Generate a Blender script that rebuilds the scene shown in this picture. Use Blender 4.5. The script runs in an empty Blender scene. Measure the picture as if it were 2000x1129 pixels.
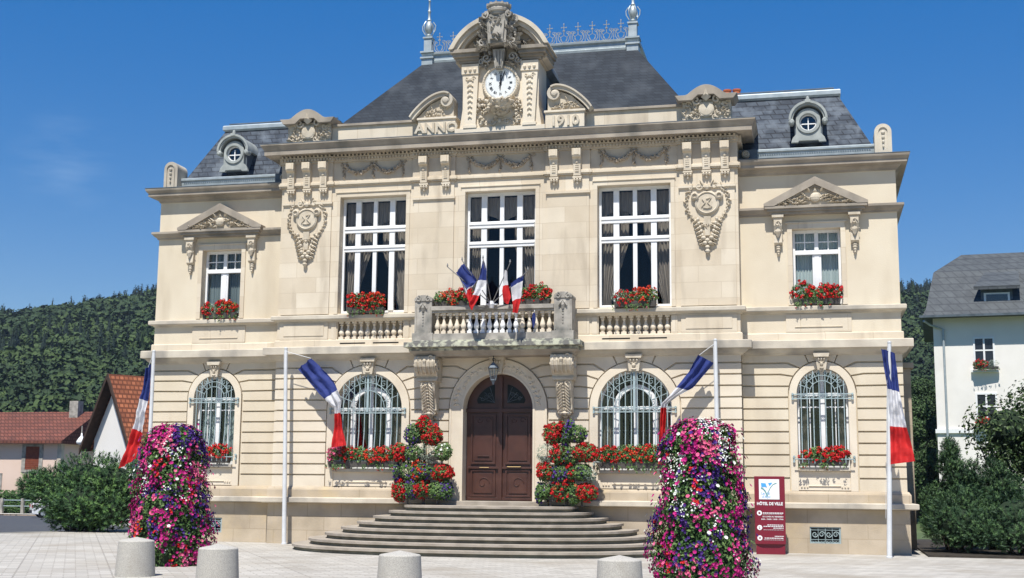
import bpy, math, random
from math import sin, cos, pi, radians, sqrt, atan2, asin, acos
from mathutils import Vector, Matrix, noise
from mathutils.geometry import tessellate_polygon
S = bpy.context.scene
COL = S.collection
random.seed(7)
R = random.random
def U(a, b): return a + (b - a) * random.random()

# ---------------------------------------------------------------- camera
cam = bpy.data.cameras.new('camera'); camo = bpy.data.objects.new('camera', cam); COL.objects.link(camo)
cam.sensor_width = 36; cam.lens = 2490.37 / 2000 * 36; cam.clip_start = .1; cam.clip_end = 6000
yaw, pitch, roll = radians(13.29984), radians(8.716486), radians(.499869)
fw = Vector((-sin(yaw) * cos(pitch), cos(yaw) * cos(pitch), sin(pitch)))
r0 = Vector((cos(yaw), sin(yaw), 0)); u0 = r0.cross(fw)
rr = r0 * cos(roll) + u0 * sin(roll); uu = -r0 * sin(roll) + u0 * cos(roll)
M = Matrix((rr, uu, -fw)).transposed().to_4x4(); M.translation = (7.9588, -32.2196, 1.6)
camo.matrix_world = M
S.camera = camo
# ---------------------------------------------------------------- light
SUN_EL, SUN_DX = radians(61.5), .05
W = bpy.data.worlds.new('World'); S.world = W; W.use_nodes = True
nt = W.node_tree
sky = nt.nodes.new('ShaderNodeTexSky'); sky.sky_type = 'NISHITA'; sky.sun_disc = False
sky.sun_elevation = SUN_EL; sky.air_density = 1.0; sky.dust_density = .15; sky.ozone_density = 3.5; sky.altitude = 500
sd = Vector((-SUN_DX, -1, 0)).normalized() * cos(SUN_EL) + Vector((0, 0, sin(SUN_EL)))
sky.sun_rotation = atan2(sd.x, sd.y) % (2 * pi)
hs = nt.nodes.new('ShaderNodeHueSaturation'); hs.inputs['Saturation'].default_value = 2.12; hs.inputs['Hue'].default_value = .516; hs.inputs['Value'].default_value = 2.1; gm_ = nt.nodes.new('ShaderNodeGamma'); gm_.inputs[1].default_value = .52; nt.links.new(sky.outputs[0], gm_.inputs[0]); nt.links.new(gm_.outputs[0], hs.inputs['Color'])
bg = nt.nodes['Background']; 
geo = nt.nodes.new('ShaderNodeTexCoord'); vd = nt.nodes.new('ShaderNodeVectorMath'); vd.operation = 'DISTANCE'; vd.inputs[1].default_value = (-.5307, .8145, .2345)
vs_ = nt.nodes.new('ShaderNodeMapping'); vs_.inputs['Scale'].default_value = (9, 9, 40); nt.links.new(geo.outputs['Generated'], vs_.inputs[0]); nt.links.new(geo.outputs['Generated'], vd.inputs[0])
cn = nt.nodes.new('ShaderNodeTexNoise'); cn.inputs['Scale'].default_value = 2.2; cn.inputs['Detail'].default_value = 7; nt.links.new(vs_.outputs[0], cn.inputs['Vector'])
c1_ = nt.nodes.new('ShaderNodeMapRange'); c1_.inputs[1].default_value = .045; c1_.inputs[2].default_value = .01; nt.links.new(vd.outputs['Value'], c1_.inputs[0])
c2_ = nt.nodes.new('ShaderNodeMapRange'); c2_.inputs[1].default_value = .42; c2_.inputs[2].default_value = .75; nt.links.new(cn.outputs['Fac'], c2_.inputs[0])
cm = nt.nodes.new('ShaderNodeMath'); cm.operation = 'MULTIPLY'; nt.links.new(c1_.outputs[0], cm.inputs[0]); nt.links.new(c2_.outputs[0], cm.inputs[1])
cm2 = nt.nodes.new('ShaderNodeMath'); cm2.operation = 'MULTIPLY'; cm2.inputs[1].default_value = .12; nt.links.new(cm.outputs[0], cm2.inputs[0])
cx_ = nt.nodes.new('ShaderNodeMix'); cx_.data_type = 'RGBA'; nt.links.new(cm2.outputs[0], cx_.inputs[0]); nt.links.new(hs.outputs[0], cx_.inputs[6]); cx_.inputs[7].default_value = (5.5, 7.0, 8.5, 1)
nt.links.new(cx_.outputs[2], bg.inputs[0]); bg.inputs[1].default_value = .088
L = bpy.data.lights.new('sun', 'SUN'); L.energy = 5.0; L.angle = radians(.5); L.color = (1, .965, .90)
Lo = bpy.data.objects.new('sun', L); COL.objects.link(Lo)
Lo.rotation_euler = sd.to_track_quat('Z', 'Y').to_euler(); Lo.location = (0, -40, 60)
S.view_settings.view_transform = 'Standard'; S.view_settings.look = 'None'
S.view_settings.exposure = .46; S.view_settings.gamma = 1
try: S.view_settings.use_curve_mapping = False
except Exception: pass

# ---------------------------------------------------------------- materials
MATS = {}
def mat(name, c1, c2=None, scale=4, rough=.85, metal=0, bump=0, bscale=40, detail=6, stretch=(1, 1, 1), lo=.35, hi=.65,
        c3=None, s3=.8, t3=(.55, .7), st3=(1, 1, 1), brick=None, spec=.3):
    """noise mix of c1,c2; blotches of c3; optional brick pattern (w,h,dark,mortar)"""
    if name in MATS: return MATS[name]
    m = bpy.data.materials.new(name); m.use_nodes = True; n = m.node_tree; N = n.nodes; K = n.links.new
    p = N['Principled BSDF']; p.inputs['Roughness'].default_value = rough; p.inputs['Metallic'].default_value = metal
    p.inputs['Specular IOR Level'].default_value = spec
    tc = N.new('ShaderNodeTexCoord')
    def nz(sc, st, det=6):
        mp = N.new('ShaderNodeMapping'); mp.inputs['Scale'].default_value = st; K(tc.outputs['Object'], mp.inputs[0])
        t = N.new('ShaderNodeTexNoise'); t.inputs['Scale'].default_value = sc; t.inputs['Detail'].default_value = det
        K(mp.outputs[0], t.inputs['Vector']); return t.outputs['Fac']
    def ramp(fac, a, b):
        r = N.new('ShaderNodeMapRange'); r.inputs[1].default_value = a; r.inputs[2].default_value = b; K(fac, r.inputs[0]); return r.outputs[0]
    def mix(fac, A, B, mode='MIX'):
        x = N.new('ShaderNodeMix'); x.data_type = 'RGBA'; x.blend_type = mode
        if isinstance(fac, float): x.inputs[0].default_value = fac
        else: K(fac, x.inputs[0])
        for s, v in ((6, A), (7, B)):
            if isinstance(v, tuple): x.inputs[s].default_value = (*v, 1)
            else: K(v, x.inputs[s])
        return x.outputs[2]
    out = None
    if c2: out = mix(ramp(nz(scale, stretch, detail), lo, hi), c1, c2)
    else: out = c1
    if brick:
        bw, bh, dark, mort, msz = brick
        sx = N.new('ShaderNodeSeparateXYZ'); K(tc.outputs['Object'], sx.inputs[0])
        ad = N.new('ShaderNodeMath'); K(sx.outputs[0], ad.inputs[0]); K(sx.outputs[1], ad.inputs[1])
        cb = N.new('ShaderNodeCombineXYZ'); K(ad.outputs[0], cb.inputs[0]); K(sx.outputs[2], cb.inputs[1])
        b = N.new('ShaderNodeTexBrick'); K(cb.outputs[0], b.inputs['Vector']); b.inputs['Scale'].default_value = 1
        b.inputs['Brick Width'].default_value = bw; b.inputs['Row Height'].default_value = bh
        b.inputs['Mortar Size'].default_value = msz; b.inputs['Color1'].default_value = (1, 1, 1, 1)
        b.inputs['Color2'].default_value = (*dark, 1); b.inputs['Mortar'].default_value = (*mort, 1)
        out = mix(1.0, out, b.outputs['Color'], 'MULTIPLY')
    if c3: out = mix(ramp(nz(s3, st3, 8), *t3), out, c3)
    if isinstance(out, tuple): p.inputs['Base Color'].default_value = (*out, 1)
    else: K(out, p.inputs['Base Color'])
    if bump:
        bp = N.new('ShaderNodeBump'); bp.inputs['Strength'].default_value = bump; bp.inputs['Distance'].default_value = .02
        K(nz(bscale, (1, 1, 1), 5), bp.inputs['Height']); K(bp.outputs[0], p.inputs['Normal'])
    MATS[name] = m; return m
STONE = mat('limestone', (.69, .61, .485), (.62, .54, .42), 1.3, bump=.15, c3=(.38, .315, .235), s3=1.4, t3=(.54, .84), st3=(1.8, 1, .35), brick=(1.15, .42, (.87, .84, .80), (.80, .765, .72), .008))
STONE2 = mat('limestone block', (.70, .62, .495), (.62, .535, .415), 1.2, bump=.2, c3=(.46, .385, .29), s3=1.3, t3=(.60, .88), st3=(1, 1, .45))
STUCCO = mat('wing render', (.67, .59, .455), (.60, .515, .385), .8, bump=.2, c3=(.48, .40, .29), s3=.8, t3=(.54, .82), st3=(1.6, 1, .4))
CARVE = mat('carved stone', (.60, .53, .42), (.46, .395, .30), 5, bump=.3, bscale=60)
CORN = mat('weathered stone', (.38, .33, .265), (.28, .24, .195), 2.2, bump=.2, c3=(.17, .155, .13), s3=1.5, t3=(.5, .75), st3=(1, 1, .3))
FRIEZE = mat('frieze stone', (.56, .48, .37), (.47, .40, .31), 2.5, bump=.2, c3=(.34, .29, .23), s3=1.2, t3=(.55, .8))
FEST = mat('festoon stone', (.42, .35, .27), (.30, .25, .19), 6, bump=.2)
LEDGE = mat('ledge stone', (.60, .54, .435), (.47, .415, .335), 1.8, bump=.2, c3=(.26, .24, .21), s3=1.7, t3=(.5, .72), st3=(.6, 1, .4))
GREYST = mat('grey stone', (.41, .38, .33), (.26, .24, .21), 3.5, bump=.3, c3=(.14, .14, .125), s3=2.5, t3=(.5, .75))
LICHEN = mat('lichen stone', (.50, .50, .38), (.17, .165, .15), 7, bump=.4, lo=.42, hi=.55)
BASEST = mat('sandstone base', (.52, .435, .325), (.40, .33, .24), 1.5, bump=.2, c3=(.48, .38, .24), s3=1.2, t3=(.55, .75), brick=(.95, .36, (.86, .85, .84), (.80, .78, .75), .012))
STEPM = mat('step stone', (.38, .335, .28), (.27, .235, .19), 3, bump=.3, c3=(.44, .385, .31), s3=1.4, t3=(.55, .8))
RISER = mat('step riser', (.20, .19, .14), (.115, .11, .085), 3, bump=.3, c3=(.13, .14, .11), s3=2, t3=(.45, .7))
SLATE = mat('slate', (.036, .044, .054), (.024, .030, .038), 2, rough=.75, bump=.2, spec=.22, brick=(.22, .12, (.66, .68, .72), (.5, .5, .52), .010), c3=(.065, .074, .085), s3=1.1, t3=(.5, .8), st3=(1, 1, .5))
SLATE2 = mat('wing slate', (.080, .098, .122), (.048, .060, .078), 3, rough=.75, spec=.25, bump=.2, brick=(.30, .15, (.58, .60, .64), (.30, .30, .33), .017), c3=(.15, .175, .205), s3=2.5, t3=(.5, .8))
DORM = mat('dormer zinc', (.38, .40, .375), (.28, .30, .285), 5, rough=.5, spec=.4)
ZINC = mat('zinc', (.42, .465, .475), (.33, .375, .385), 5, rough=.45, metal=.3, spec=.5)
ZINCD = mat('dark zinc', (.14, .17, .20), (.09, .11, .13), 3, rough=.6)
IRON = mat('crest iron', (.36, .365, .365), (.25, .26, .265), 8, rough=.5)
GRILLE = mat('grille paint', (.36, .44, .45), (.28, .36, .37), 8, rough=.45)
WHITE = mat('white paint', (.80, .80, .79), (.74, .74, .73), 4, rough=.4)
WOOD = mat('door paint', (.075, .030, .021), (.052, .021, .015), 3, rough=.38, spec=.5, c3=(.10, .045, .03), s3=2, t3=(.5, .8))
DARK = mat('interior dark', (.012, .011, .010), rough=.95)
CURT = mat('taupe curtain', (.30, .255, .21), (.2, .165, .135), 9, stretch=(6, 1, .3), rough=.9)
BLIND = mat('grey blind', (.22, .26, .26), (.12, .15, .155), 14, stretch=(3, 1, .02), rough=.8, lo=.45, hi=.55)
SHEER = mat('pale blind', (.50, .56, .54), (.38, .44, .43), 12, stretch=(3, 1, .02), rough=.8)
def emisfree(name, c, rough=.5, spec=.3): return mat(name, c, rough=rough, spec=spec)
BLUE = mat('flag blue', (.035, .055, .235), (.028, .045, .19), 3, rough=.75)
FWHITE = mat('flag white', (.74, .74, .76), (.66, .66, .70), 3, rough=.75)
RED = mat('flag red', (.62, .025, .025), (.5, .018, .02), 3, rough=.75)
for fm_ in (BLUE, FWHITE, RED):   # thin cloth lets some sunlight through
    n_ = fm_.node_tree; p_ = n_.nodes['Principled BSDF']; o_ = n_.nodes['Material Output']; tr_ = n_.nodes.new('ShaderNodeBsdfTranslucent'); mx_ = n_.nodes.new('ShaderNodeMixShader'); mx_.inputs[0].default_value = .3
    n_.links.new(p_.inputs['Base Color'].links[0].from_socket, tr_.inputs[0]); n_.links.new(p_.outputs[0], mx_.inputs[1]); n_.links.new(tr_.outputs[0], mx_.inputs[2]); n_.links.new(mx_.outputs[0], o_.inputs[0])
POLE = mat('white pole', (.66, .67, .67), (.58, .59, .60), 4, rough=.35, spec=.5)
BLACK = mat('black', (.012, .012, .014), rough=.4)
PAVE = mat('plaza paving', (.56, .53, .475), (.47, .44, .39), 1.2, bump=.2, bscale=30, c3=(.44, .38, .30), s3=.35, t3=(.5, .75))
ROAD = mat('asphalt', (.075, .078, .085), (.055, .058, .064), 4, bump=.3)
GROUND = mat('meadow ground', (.09, .12, .045), (.06, .09, .03), .2, bump=.3, bscale=2)
GRAN = mat('granite aggregate', (.50, .475, .42), (.34, .32, .285), 75, rough=.9, bump=.5, bscale=90, lo=.35, hi=.65, c3=(.33, .30, .25), s3=2.2, t3=(.55, .85), st3=(1, 1, .6))
LEAF = mat('leaf green', (.06, .13, .03), (.035, .085, .02), 5, rough=.6)
LEAF2 = mat('leaf pale', (.15, .23, .07), (.09, .16, .04), 5, rough=.6)
LEAFS = mat('leaf silver', (.30, .36, .27), (.20, .27, .19), 5, rough=.7)
MAG = mat('magenta petal', (.44, .008, .16), (.33, .006, .13), 20, rough=.6)
PURP = mat('violet petal', (.055, .014, .17), (.035, .009, .11), 20, rough=.6)
PINK = mat('pink petal', (.66, .12, .24), (.55, .08, .18), 20, rough=.6)
WPET = mat('white petal', (.72, .74, .68), (.6, .62, .56), 20, rough=.6)
RPET = mat('red petal', (.56, .01, .012), (.42, .006, .01), 20, rough=.6)
OPET = mat('orange red petal', (.62, .05, .012), (.5, .03, .01), 20, rough=.6)
BOXM = mat('planter box', (.10, .09, .08), (.07, .065, .06), 4)
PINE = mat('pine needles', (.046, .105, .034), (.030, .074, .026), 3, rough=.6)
PINEL = mat('pine tips', (.13, .235, .065), (.09, .18, .05), 3, rough=.6)  # lighter tip green, brightened further to put the sunlit tops into the colour
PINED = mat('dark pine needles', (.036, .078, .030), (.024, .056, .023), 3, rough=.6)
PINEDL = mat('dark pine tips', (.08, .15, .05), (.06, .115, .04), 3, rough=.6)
BARK = mat('bark', (.10, .075, .055), (.06, .045, .035), 8, bump=.5)
def glass(name, tint, gl=.10):
    m = bpy.data.materials.new(name); m.use_nodes = True; n = m.node_tree; N = n.nodes; K = n.links.new
    N.remove(N['Principled BSDF']); o = N['Material Output']
    t = N.new('ShaderNodeBsdfTransparent'); t.inputs[0].default_value = (*tint, 1)
    g = N.new('ShaderNodeBsdfGlossy'); g.inputs['Roughness'].default_value = .02; g.inputs[0].default_value = (1, 1, 1, 1)
    lw = N.new('ShaderNodeLayerWeight'); lw.inputs[0].default_value = .08
    a = N.new('ShaderNodeMath'); a.operation = 'ADD'; a.inputs[1].default_value = gl; K(lw.outputs['Fresnel'], a.inputs[0])
    mx = N.new('ShaderNodeMixShader'); K(a.outputs[0], mx.inputs[0]); K(t.outputs[0], mx.inputs[1]); K(g.outputs[0], mx.inputs[2]); K(mx.outputs[0], o.inputs[0])
    return m
GLASS = glass('window glass', (.90, .93, .93), .03)
GLASS3 = glass('reflecting glass', (.85, .90, .90), .13)
GLASS2 = glass('dark glass', (.3, .33, .34), .08)

# ---------------------------------------------------------------- mesh builder
class MB:
    def __init__(s): s.v = []; s.f = []; s.m = []; s.mi = 0
    def add(s, vs, fs, mi=None):
        b = len(s.v); s.v.extend(vs); mi = s.mi if mi is None else mi
        for f in fs: s.f.append(tuple(i + b for i in f)); s.m.append(mi)
        return s
    def box(s, x0, x1, y0, y1, z0, z1, mi=None):
        if x0 > x1: x0, x1 = x1, x0
        v = [(x0, y0, z0), (x1, y0, z0), (x1, y1, z0), (x0, y1, z0), (x0, y0, z1), (x1, y0, z1), (x1, y1, z1), (x0, y1, z1)]
        return s.add(v, [(0, 3, 2, 1), (4, 5, 6, 7), (0, 1, 5, 4), (1, 2, 6, 5), (2, 3, 7, 6), (3, 0, 4, 7)], mi)
    def frus(s, a, b, z0, z1, mi=None):
        (ax0, ax1, ay0, ay1), (bx0, bx1, by0, by1) = a, b
        v = [(ax0, ay0, z0), (ax1, ay0, z0), (ax1, ay1, z0), (ax0, ay1, z0), (bx0, by0, z1), (bx1, by0, z1), (bx1, by1, z1), (bx0, by1, z1)]
        return s.add(v, [(0, 3, 2, 1), (4, 5, 6, 7), (0, 1, 5, 4), (1, 2, 6, 5), (2, 3, 7, 6), (3, 0, 4, 7)], mi)
    def plate(s, outer, y0, y1, holes=(), mi=None, back=True):
        """polygon in XZ with holes, from y0 (front) to y1"""
        loops = [outer] + list(holes)
        tri = tessellate_polygon([[Vector((x, z, 0)) for x, z in l] for l in loops])
        pts = [p for l in loops for p in l]; n = len(pts)
        v = [(x, y0, z) for x, z in pts] + [(x, y1, z) for x, z in pts]
        f = []
        for t in tri:
            a, b, c = t
            area = (pts[b][0] - pts[a][0]) * (pts[c][1] - pts[a][1]) - (pts[c][0] - pts[a][0]) * (pts[b][1] - pts[a][1])
            if area < 0: a, b, c = a, c, b
            f.append((a, b, c))
            if back: f.append((a + n, c + n, b + n))
        o = 0
        for k, l in enumerate(loops):
            m = len(l); ar = sum(l[i][0] * l[(i + 1) % m][1] - l[(i + 1) % m][0] * l[i][1] for i in range(m))
            flip = (ar > 0) == (k > 0)
            for i in range(m):
                j = (i + 1) % m
                q = (o + i, o + j, o + j + n, o + i + n)
                f.append(q if flip else q[::-1])
            o += m
        return s.add(v, f, mi)
    def plan(s, poly, z0, z1, mi=None, mtop=None):
        """polygon in XY extruded in z"""
        n = len(poly); ar = sum(poly[i][0] * poly[(i + 1) % n][1] - poly[(i + 1) % n][0] * poly[i][1] for i in range(n))
        if ar < 0: poly = poly[::-1]
        v = [(x, y, z0) for x, y in poly] + [(x, y, z1) for x, y in poly]
        s.add(v, [(i, (i + 1) % n, (i + 1) % n + n, i + n) for i in range(n)], mi)
        tri = tessellate_polygon([[Vector((x, y, 0)) for x, y in poly]])
        top = []
        for a, b, c in tri:
            if (poly[b][0] - poly[a][0]) * (poly[c][1] - poly[a][1]) - (poly[c][0] - poly[a][0]) * (poly[b][1] - poly[a][1]) < 0: a, b, c = a, c, b
            top.append((a, b, c))
        s.add([(x, y, z1) for x, y in poly], top, mi if mtop is None else mtop)
        return s.add([(x, y, z0) for x, y in poly], [t[::-1] for t in top], mi)
    def tube(s, pts, r, n=6, mi=None, cap=True):
        pts = [Vector(p) for p in pts]; k = len(pts); rs = r if isinstance(r, (list, tuple)) else [r] * k
        v = []; prev = None
        for i, p in enumerate(pts):
            t = (pts[min(i + 1, k - 1)] - pts[max(i - 1, 0)]); t = t.normalized() if t.length > 1e-9 else Vector((0, 0, 1))
            a = prev if prev is not None else (Vector((0, 1, 0)) if abs(t.y) < .9 else Vector((1, 0, 0)))
            a = (a - t * a.dot(t)).normalized(); prev = a; b = t.cross(a)
            for j in range(n):
                q = 2 * pi * j / n; w = p + (a * cos(q) + b * sin(q)) * rs[i]; v.append(tuple(w))
        f = [(i * n + j, i * n + (j + 1) % n, (i + 1) * n + (j + 1) % n, (i + 1) * n + j) for i in range(k - 1) for j in range(n)]
        if cap: f += [tuple(range(n))[::-1], tuple((k - 1) * n + j for j in range(n))]
        return s.add(v, f, mi)
    def lathe(s, prof, c=(0, 0, 0), n=16, mi=None, axis='z'):
        v = []; k = len(prof)
        for r, h in prof:
            for j in range(n):
                q = 2 * pi * j / n
                if axis == 'z': v.append((c[0] + r * cos(q), c[1] + r * sin(q), c[2] + h))
                else: v.append((c[0] + r * cos(q), c[1] - h, c[2] + r * sin(q)))
        f = [(i * n + j, i * n + (j + 1) % n, (i + 1) * n + (j + 1) % n, (i + 1) * n + j) for i in range(k - 1) for j in range(n)]
        f += [tuple(range(n))[::-1], tuple((k - 1) * n + j for j in range(n))]
        return s.add(v, f, mi)
    def lump(s, x, y, z, rx, ry, rz, rot=0, mi=None, n=7, m=4):
        v = [(0, 0, -1)]; ca, sa = cos(rot), sin(rot)
        for i in range(1, m):
            t = -pi / 2 + pi * i / m
            for j in range(n): q = 2 * pi * j / n; v.append((cos(t) * cos(q), cos(t) * sin(q), sin(t)))
        v.append((0, 0, 1)); k = len(v) - 1
        f = [(0, 1 + (j + 1) % n, 1 + j) for j in range(n)]
        for i in range(m - 2):
            for j in range(n): a = 1 + i * n; f.append((a + j, a + (j + 1) % n, a + n + (j + 1) % n, a + n + j))
        a = 1 + (m - 2) * n; f += [(a + j, a + (j + 1) % n, k) for j in range(n)]
        o = []
        for p in v:
            px, py, pz = p[0] * rx, p[1] * ry, p[2] * rz
            o.append((x + px * ca - pz * sa, y + py, z + px * sa + pz * ca))
        return s.add(o, f, mi)
    def leaf(s, x, z, ang, l, w, y, h=.04, mi=None):
        h *= 1.45
        """raised pointed leaf lying on a wall plane y, pointing along ang in XZ"""
        c, d = cos(ang), sin(ang)
        def P(a, b, hh): return (x + a * c - b * d, y - hh, z + a * d + b * c)
        v = [P(0, 0, h * .4), P(l * .35, w * .5, h * .1), P(l * .8, w * .28, h * .2), P(l, 0, h * .7), P(l * .8, -w * .28, h * .2), P(l * .35, -w * .5, h * .1), P(l * .5, 0, h),
             P(0, 0, 0), P(l, 0, -.01)]
        return s.add(v, [(0, 6, 1), (1, 6, 2), (2, 6, 3), (3, 6, 4), (4, 6, 5), (5, 6, 0), (1, 7, 0), (5, 0, 7), (2, 8, 1), (3, 8, 2), (4, 8, 3), (5, 8, 4)], mi)
    def curl(s, x, z, r, y, turns=1.3, sgn=1, a0=0, th=.02, dy=.04, mi=None):
        pts = []; n = int(14 * turns)
        for i in range(n + 1):
            t = i / n; q = a0 + sgn * t * turns * 2 * pi; q_r = r * (1 - .8 * t)
            pts.append((x + q_r * cos(q), y - dy * (.4 + .6 * t), z + q_r * sin(q)))
        return s.tube(pts, [th * (1 - .3 * i / n) for i in range(n + 1)], 5, mi)
    def strip(s, poly, y0, y1, th, mi=None):
        """band of thickness th following an XZ polyline (list), extruded y0..y1"""
        n = len(poly); a = []; b = []
        for i, p in enumerate(poly):
            q0 = poly[max(i - 1, 0)]; q1 = poly[min(i + 1, n - 1)]
            dx, dz = q1[0] - q0[0], q1[1] - q0[1]; l = sqrt(dx * dx + dz * dz) or 1
            t = th[i] if isinstance(th, (list, tuple)) else th
            a.append(p); b.append((p[0] + dz / l * t, p[1] - dx / l * t))
        v = [(x, y, z) for P in (a, b) for (x, z) in P for y in (y0, y1)]
        f = []
        for i in range(n - 1):
            A = 2 * i; B = 2 * n + 2 * i
            f += [(A, A + 2, B + 2, B), (A + 1, B + 1, B + 3, A + 3), (A, A + 1, A + 3, A + 2), (B, B + 2, B + 3, B + 1)]
        f += [(0, 2 * n, 2 * n + 1, 1), (2 * n - 2, 2 * n - 1, 4 * n - 1, 4 * n - 2)]
        return s.add(v, f, mi)
    def sweep(s, path, prof, mi=None, close=False):
        """profile [(out,z)] swept with mitres along plan path (x,y); outward = right of travel"""
        n = len(path); rows = []
        for i, p in enumerate(path):
            def nm(a, b):
                dx, dy = b[0] - a[0], b[1] - a[1]; l = sqrt(dx * dx + dy * dy); return (dy / l, -dx / l)
            n1 = nm(path[i - 1], p) if i else nm(p, path[1]); n2 = nm(p, path[i + 1]) if i < n - 1 else n1
            mx, my = n1[0] + n2[0], n1[1] + n2[1]; d = 1 + n1[0] * n2[0] + n1[1] * n2[1]
            rows.append([(p[0] + mx / d * o, p[1] + my / d * o, z) for o, z in prof])
        k = len(prof); v = [q for r_ in rows for q in r_]
        f = [(i * k + j, (i + 1) * k + j, (i + 1) * k + (j + 1) % k, i * k + (j + 1) % k) for i in range(n - 1) for j in range(k)]
        f += [tuple(range(k)), tuple(((n - 1) * k + j) for j in range(k))[::-1]]
        return s.add(v, f, mi)
    def text(s, txt, x, y, z, size, ext=.01, mi=None, align='CENTER', rot=0, bold=0, sx=1):
        c = bpy.data.curves.new('t', 'FONT'); c.body = txt; c.size = size; c.extrude = ext; c.align_x = align; c.offset = bold; c.resolution_u = 2
        o = bpy.data.objects.new('t', c); COL.objects.link(o); dg = bpy.context.evaluated_depsgraph_get(); me = bpy.data.meshes.new_from_object(o.evaluated_get(dg))
        ca, sa = cos(rot), sin(rot)
        v = [(x + q.co.x * sx * ca - q.co.y * sa, y - q.co.z, z + q.co.x * sx * sa + q.co.y * ca) for q in me.vertices]
        s.add(v, [tuple(p.vertices) for p in me.polygons], mi)
        COL.objects.unlink(o); bpy.data.objects.remove(o); bpy.data.curves.remove(c); bpy.data.meshes.remove(me); return s
    def build(s, name, mats, parent=None, smooth=False, loc=None, bevel=0, recalc=True):
        me = bpy.data.meshes.new(name); me.from_pydata([tuple(p) for p in s.v], [], s.f)
        if not isinstance(mats, (list, tuple)): mats = [mats]
        for m in mats: me.materials.append(m)
        if len(mats) > 1: me.polygons.foreach_set('material_index', s.m)
        if smooth: me.polygons.foreach_set('use_smooth', [True] * len(s.f))
        me.update()
        if recalc and len(s.f) < 30000:
            import bmesh
            b = bmesh.new(); b.from_mesh(me); bmesh.ops.recalc_face_normals(b, faces=b.faces); b.to_mesh(me); b.free()
        o = bpy.data.objects.new(name, me); COL.objects.link(o)
        if parent: o.parent = parent
        if loc: o.location = loc
        if smooth == 'auto':
            try: me.set_sharp_from_angle(angle=radians(35))
            except Exception: pass
        if bevel:
            bm = o.modifiers.new('b', 'BEVEL'); bm.width = bevel; bm.segments = 2; bm.limit_method = 'ANGLE'
        return o
def tag(o, label=None, cat=None, group=None, kind=None):
    if label: o['label'] = label
    if cat: o['category'] = cat
    if group: o['group'] = group
    if kind: o['kind'] = kind
    return o
def empty(name, loc=(0, 0, 0), rz=0):
    o = bpy.data.objects.new(name, None); o.empty_display_size = .3; COL.objects.link(o); o.location = loc; o.rotation_euler = (0, 0, rz); return o
def arc(cx, cz, r, a0, a1, n=20): return [(cx + r * cos(radians(a0 + (a1 - a0) * i / n)), cz + r * sin(radians(a0 + (a1 - a0) * i / n))) for i in range(n + 1)]
def archloop(cx, zs, r, zb, n=24): return [(cx - r, zb), (cx + r, zb)] + arc(cx, zs, r, 0, 180, n)
def rect(x0, x1, z0, z1): return [(x0, z0), (x1, z0), (x1, z1), (x0, z1)]
def ring(cx, zs, R1, r2, zb, n=24):
    """arch band from radius r2 (inner) to R1 with jambs down to zb, as one polygon"""
    return [(cx - R1, zb), (cx - r2, zb)] + arc(cx, zs, r2, 180, 0, n) + [(cx + r2, zb), (cx + R1, zb)] + arc(cx, zs, R1, 0, 180, n)
# ================================================================ SETTING
def gdrop(x, y): return -.95 * max(0, min(1, (sqrt((x - 8) ** 2 + (y + 32) ** 2) - 45) / 60))
def hill_h(x, y):
    dx, dy = x - 8, y + 32; r = sqrt(dx * dx + dy * dy); a = atan2(dx, dy)   # bearing from the plaza
    t = max(0, min(1, (r - 150) / 520)); s = t * t * (3 - 2 * t)
    top = (82 + 60 * max(-.2, min(.0, a + .50)) if a < .02 else 70) + 8 * sin(a * 5 + 1.3) + 22 * max(0, sin((a + .62) * 3)) * (1 if a < 0 else .4)
    n = noise.noise(Vector((x * .008, y * .008, 0))) * 7 * s
    g = gdrop(x, y)
    near = 5 * math.exp(-(((x - 22) / 25) ** 2 + ((y - 118) / 34) ** 2))
    return top * s + n + g + near
m = MB(); N_ = 110; vs = []
rad = [0, 30, 50] + [50 + 1100 * ((i + 1) / 60) ** 1.3 for i in range(60)]
for r_ in rad:
    for j in range(120):
        a = 2 * pi * j / 120; x, y = 8 + r_ * sin(a), -32 + r_ * cos(a); vs.append((x, y, -.32 + hill_h(x, y)))
m.add(vs, [(i * 120 + j, i * 120 + (j + 1) % 120, (i + 1) * 120 + (j + 1) % 120, (i + 1) * 120 + j) for i in range(len(rad) - 1) for j in range(120)])
tag(m.build('ground', GROUND, smooth=True), kind='structure')
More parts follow.
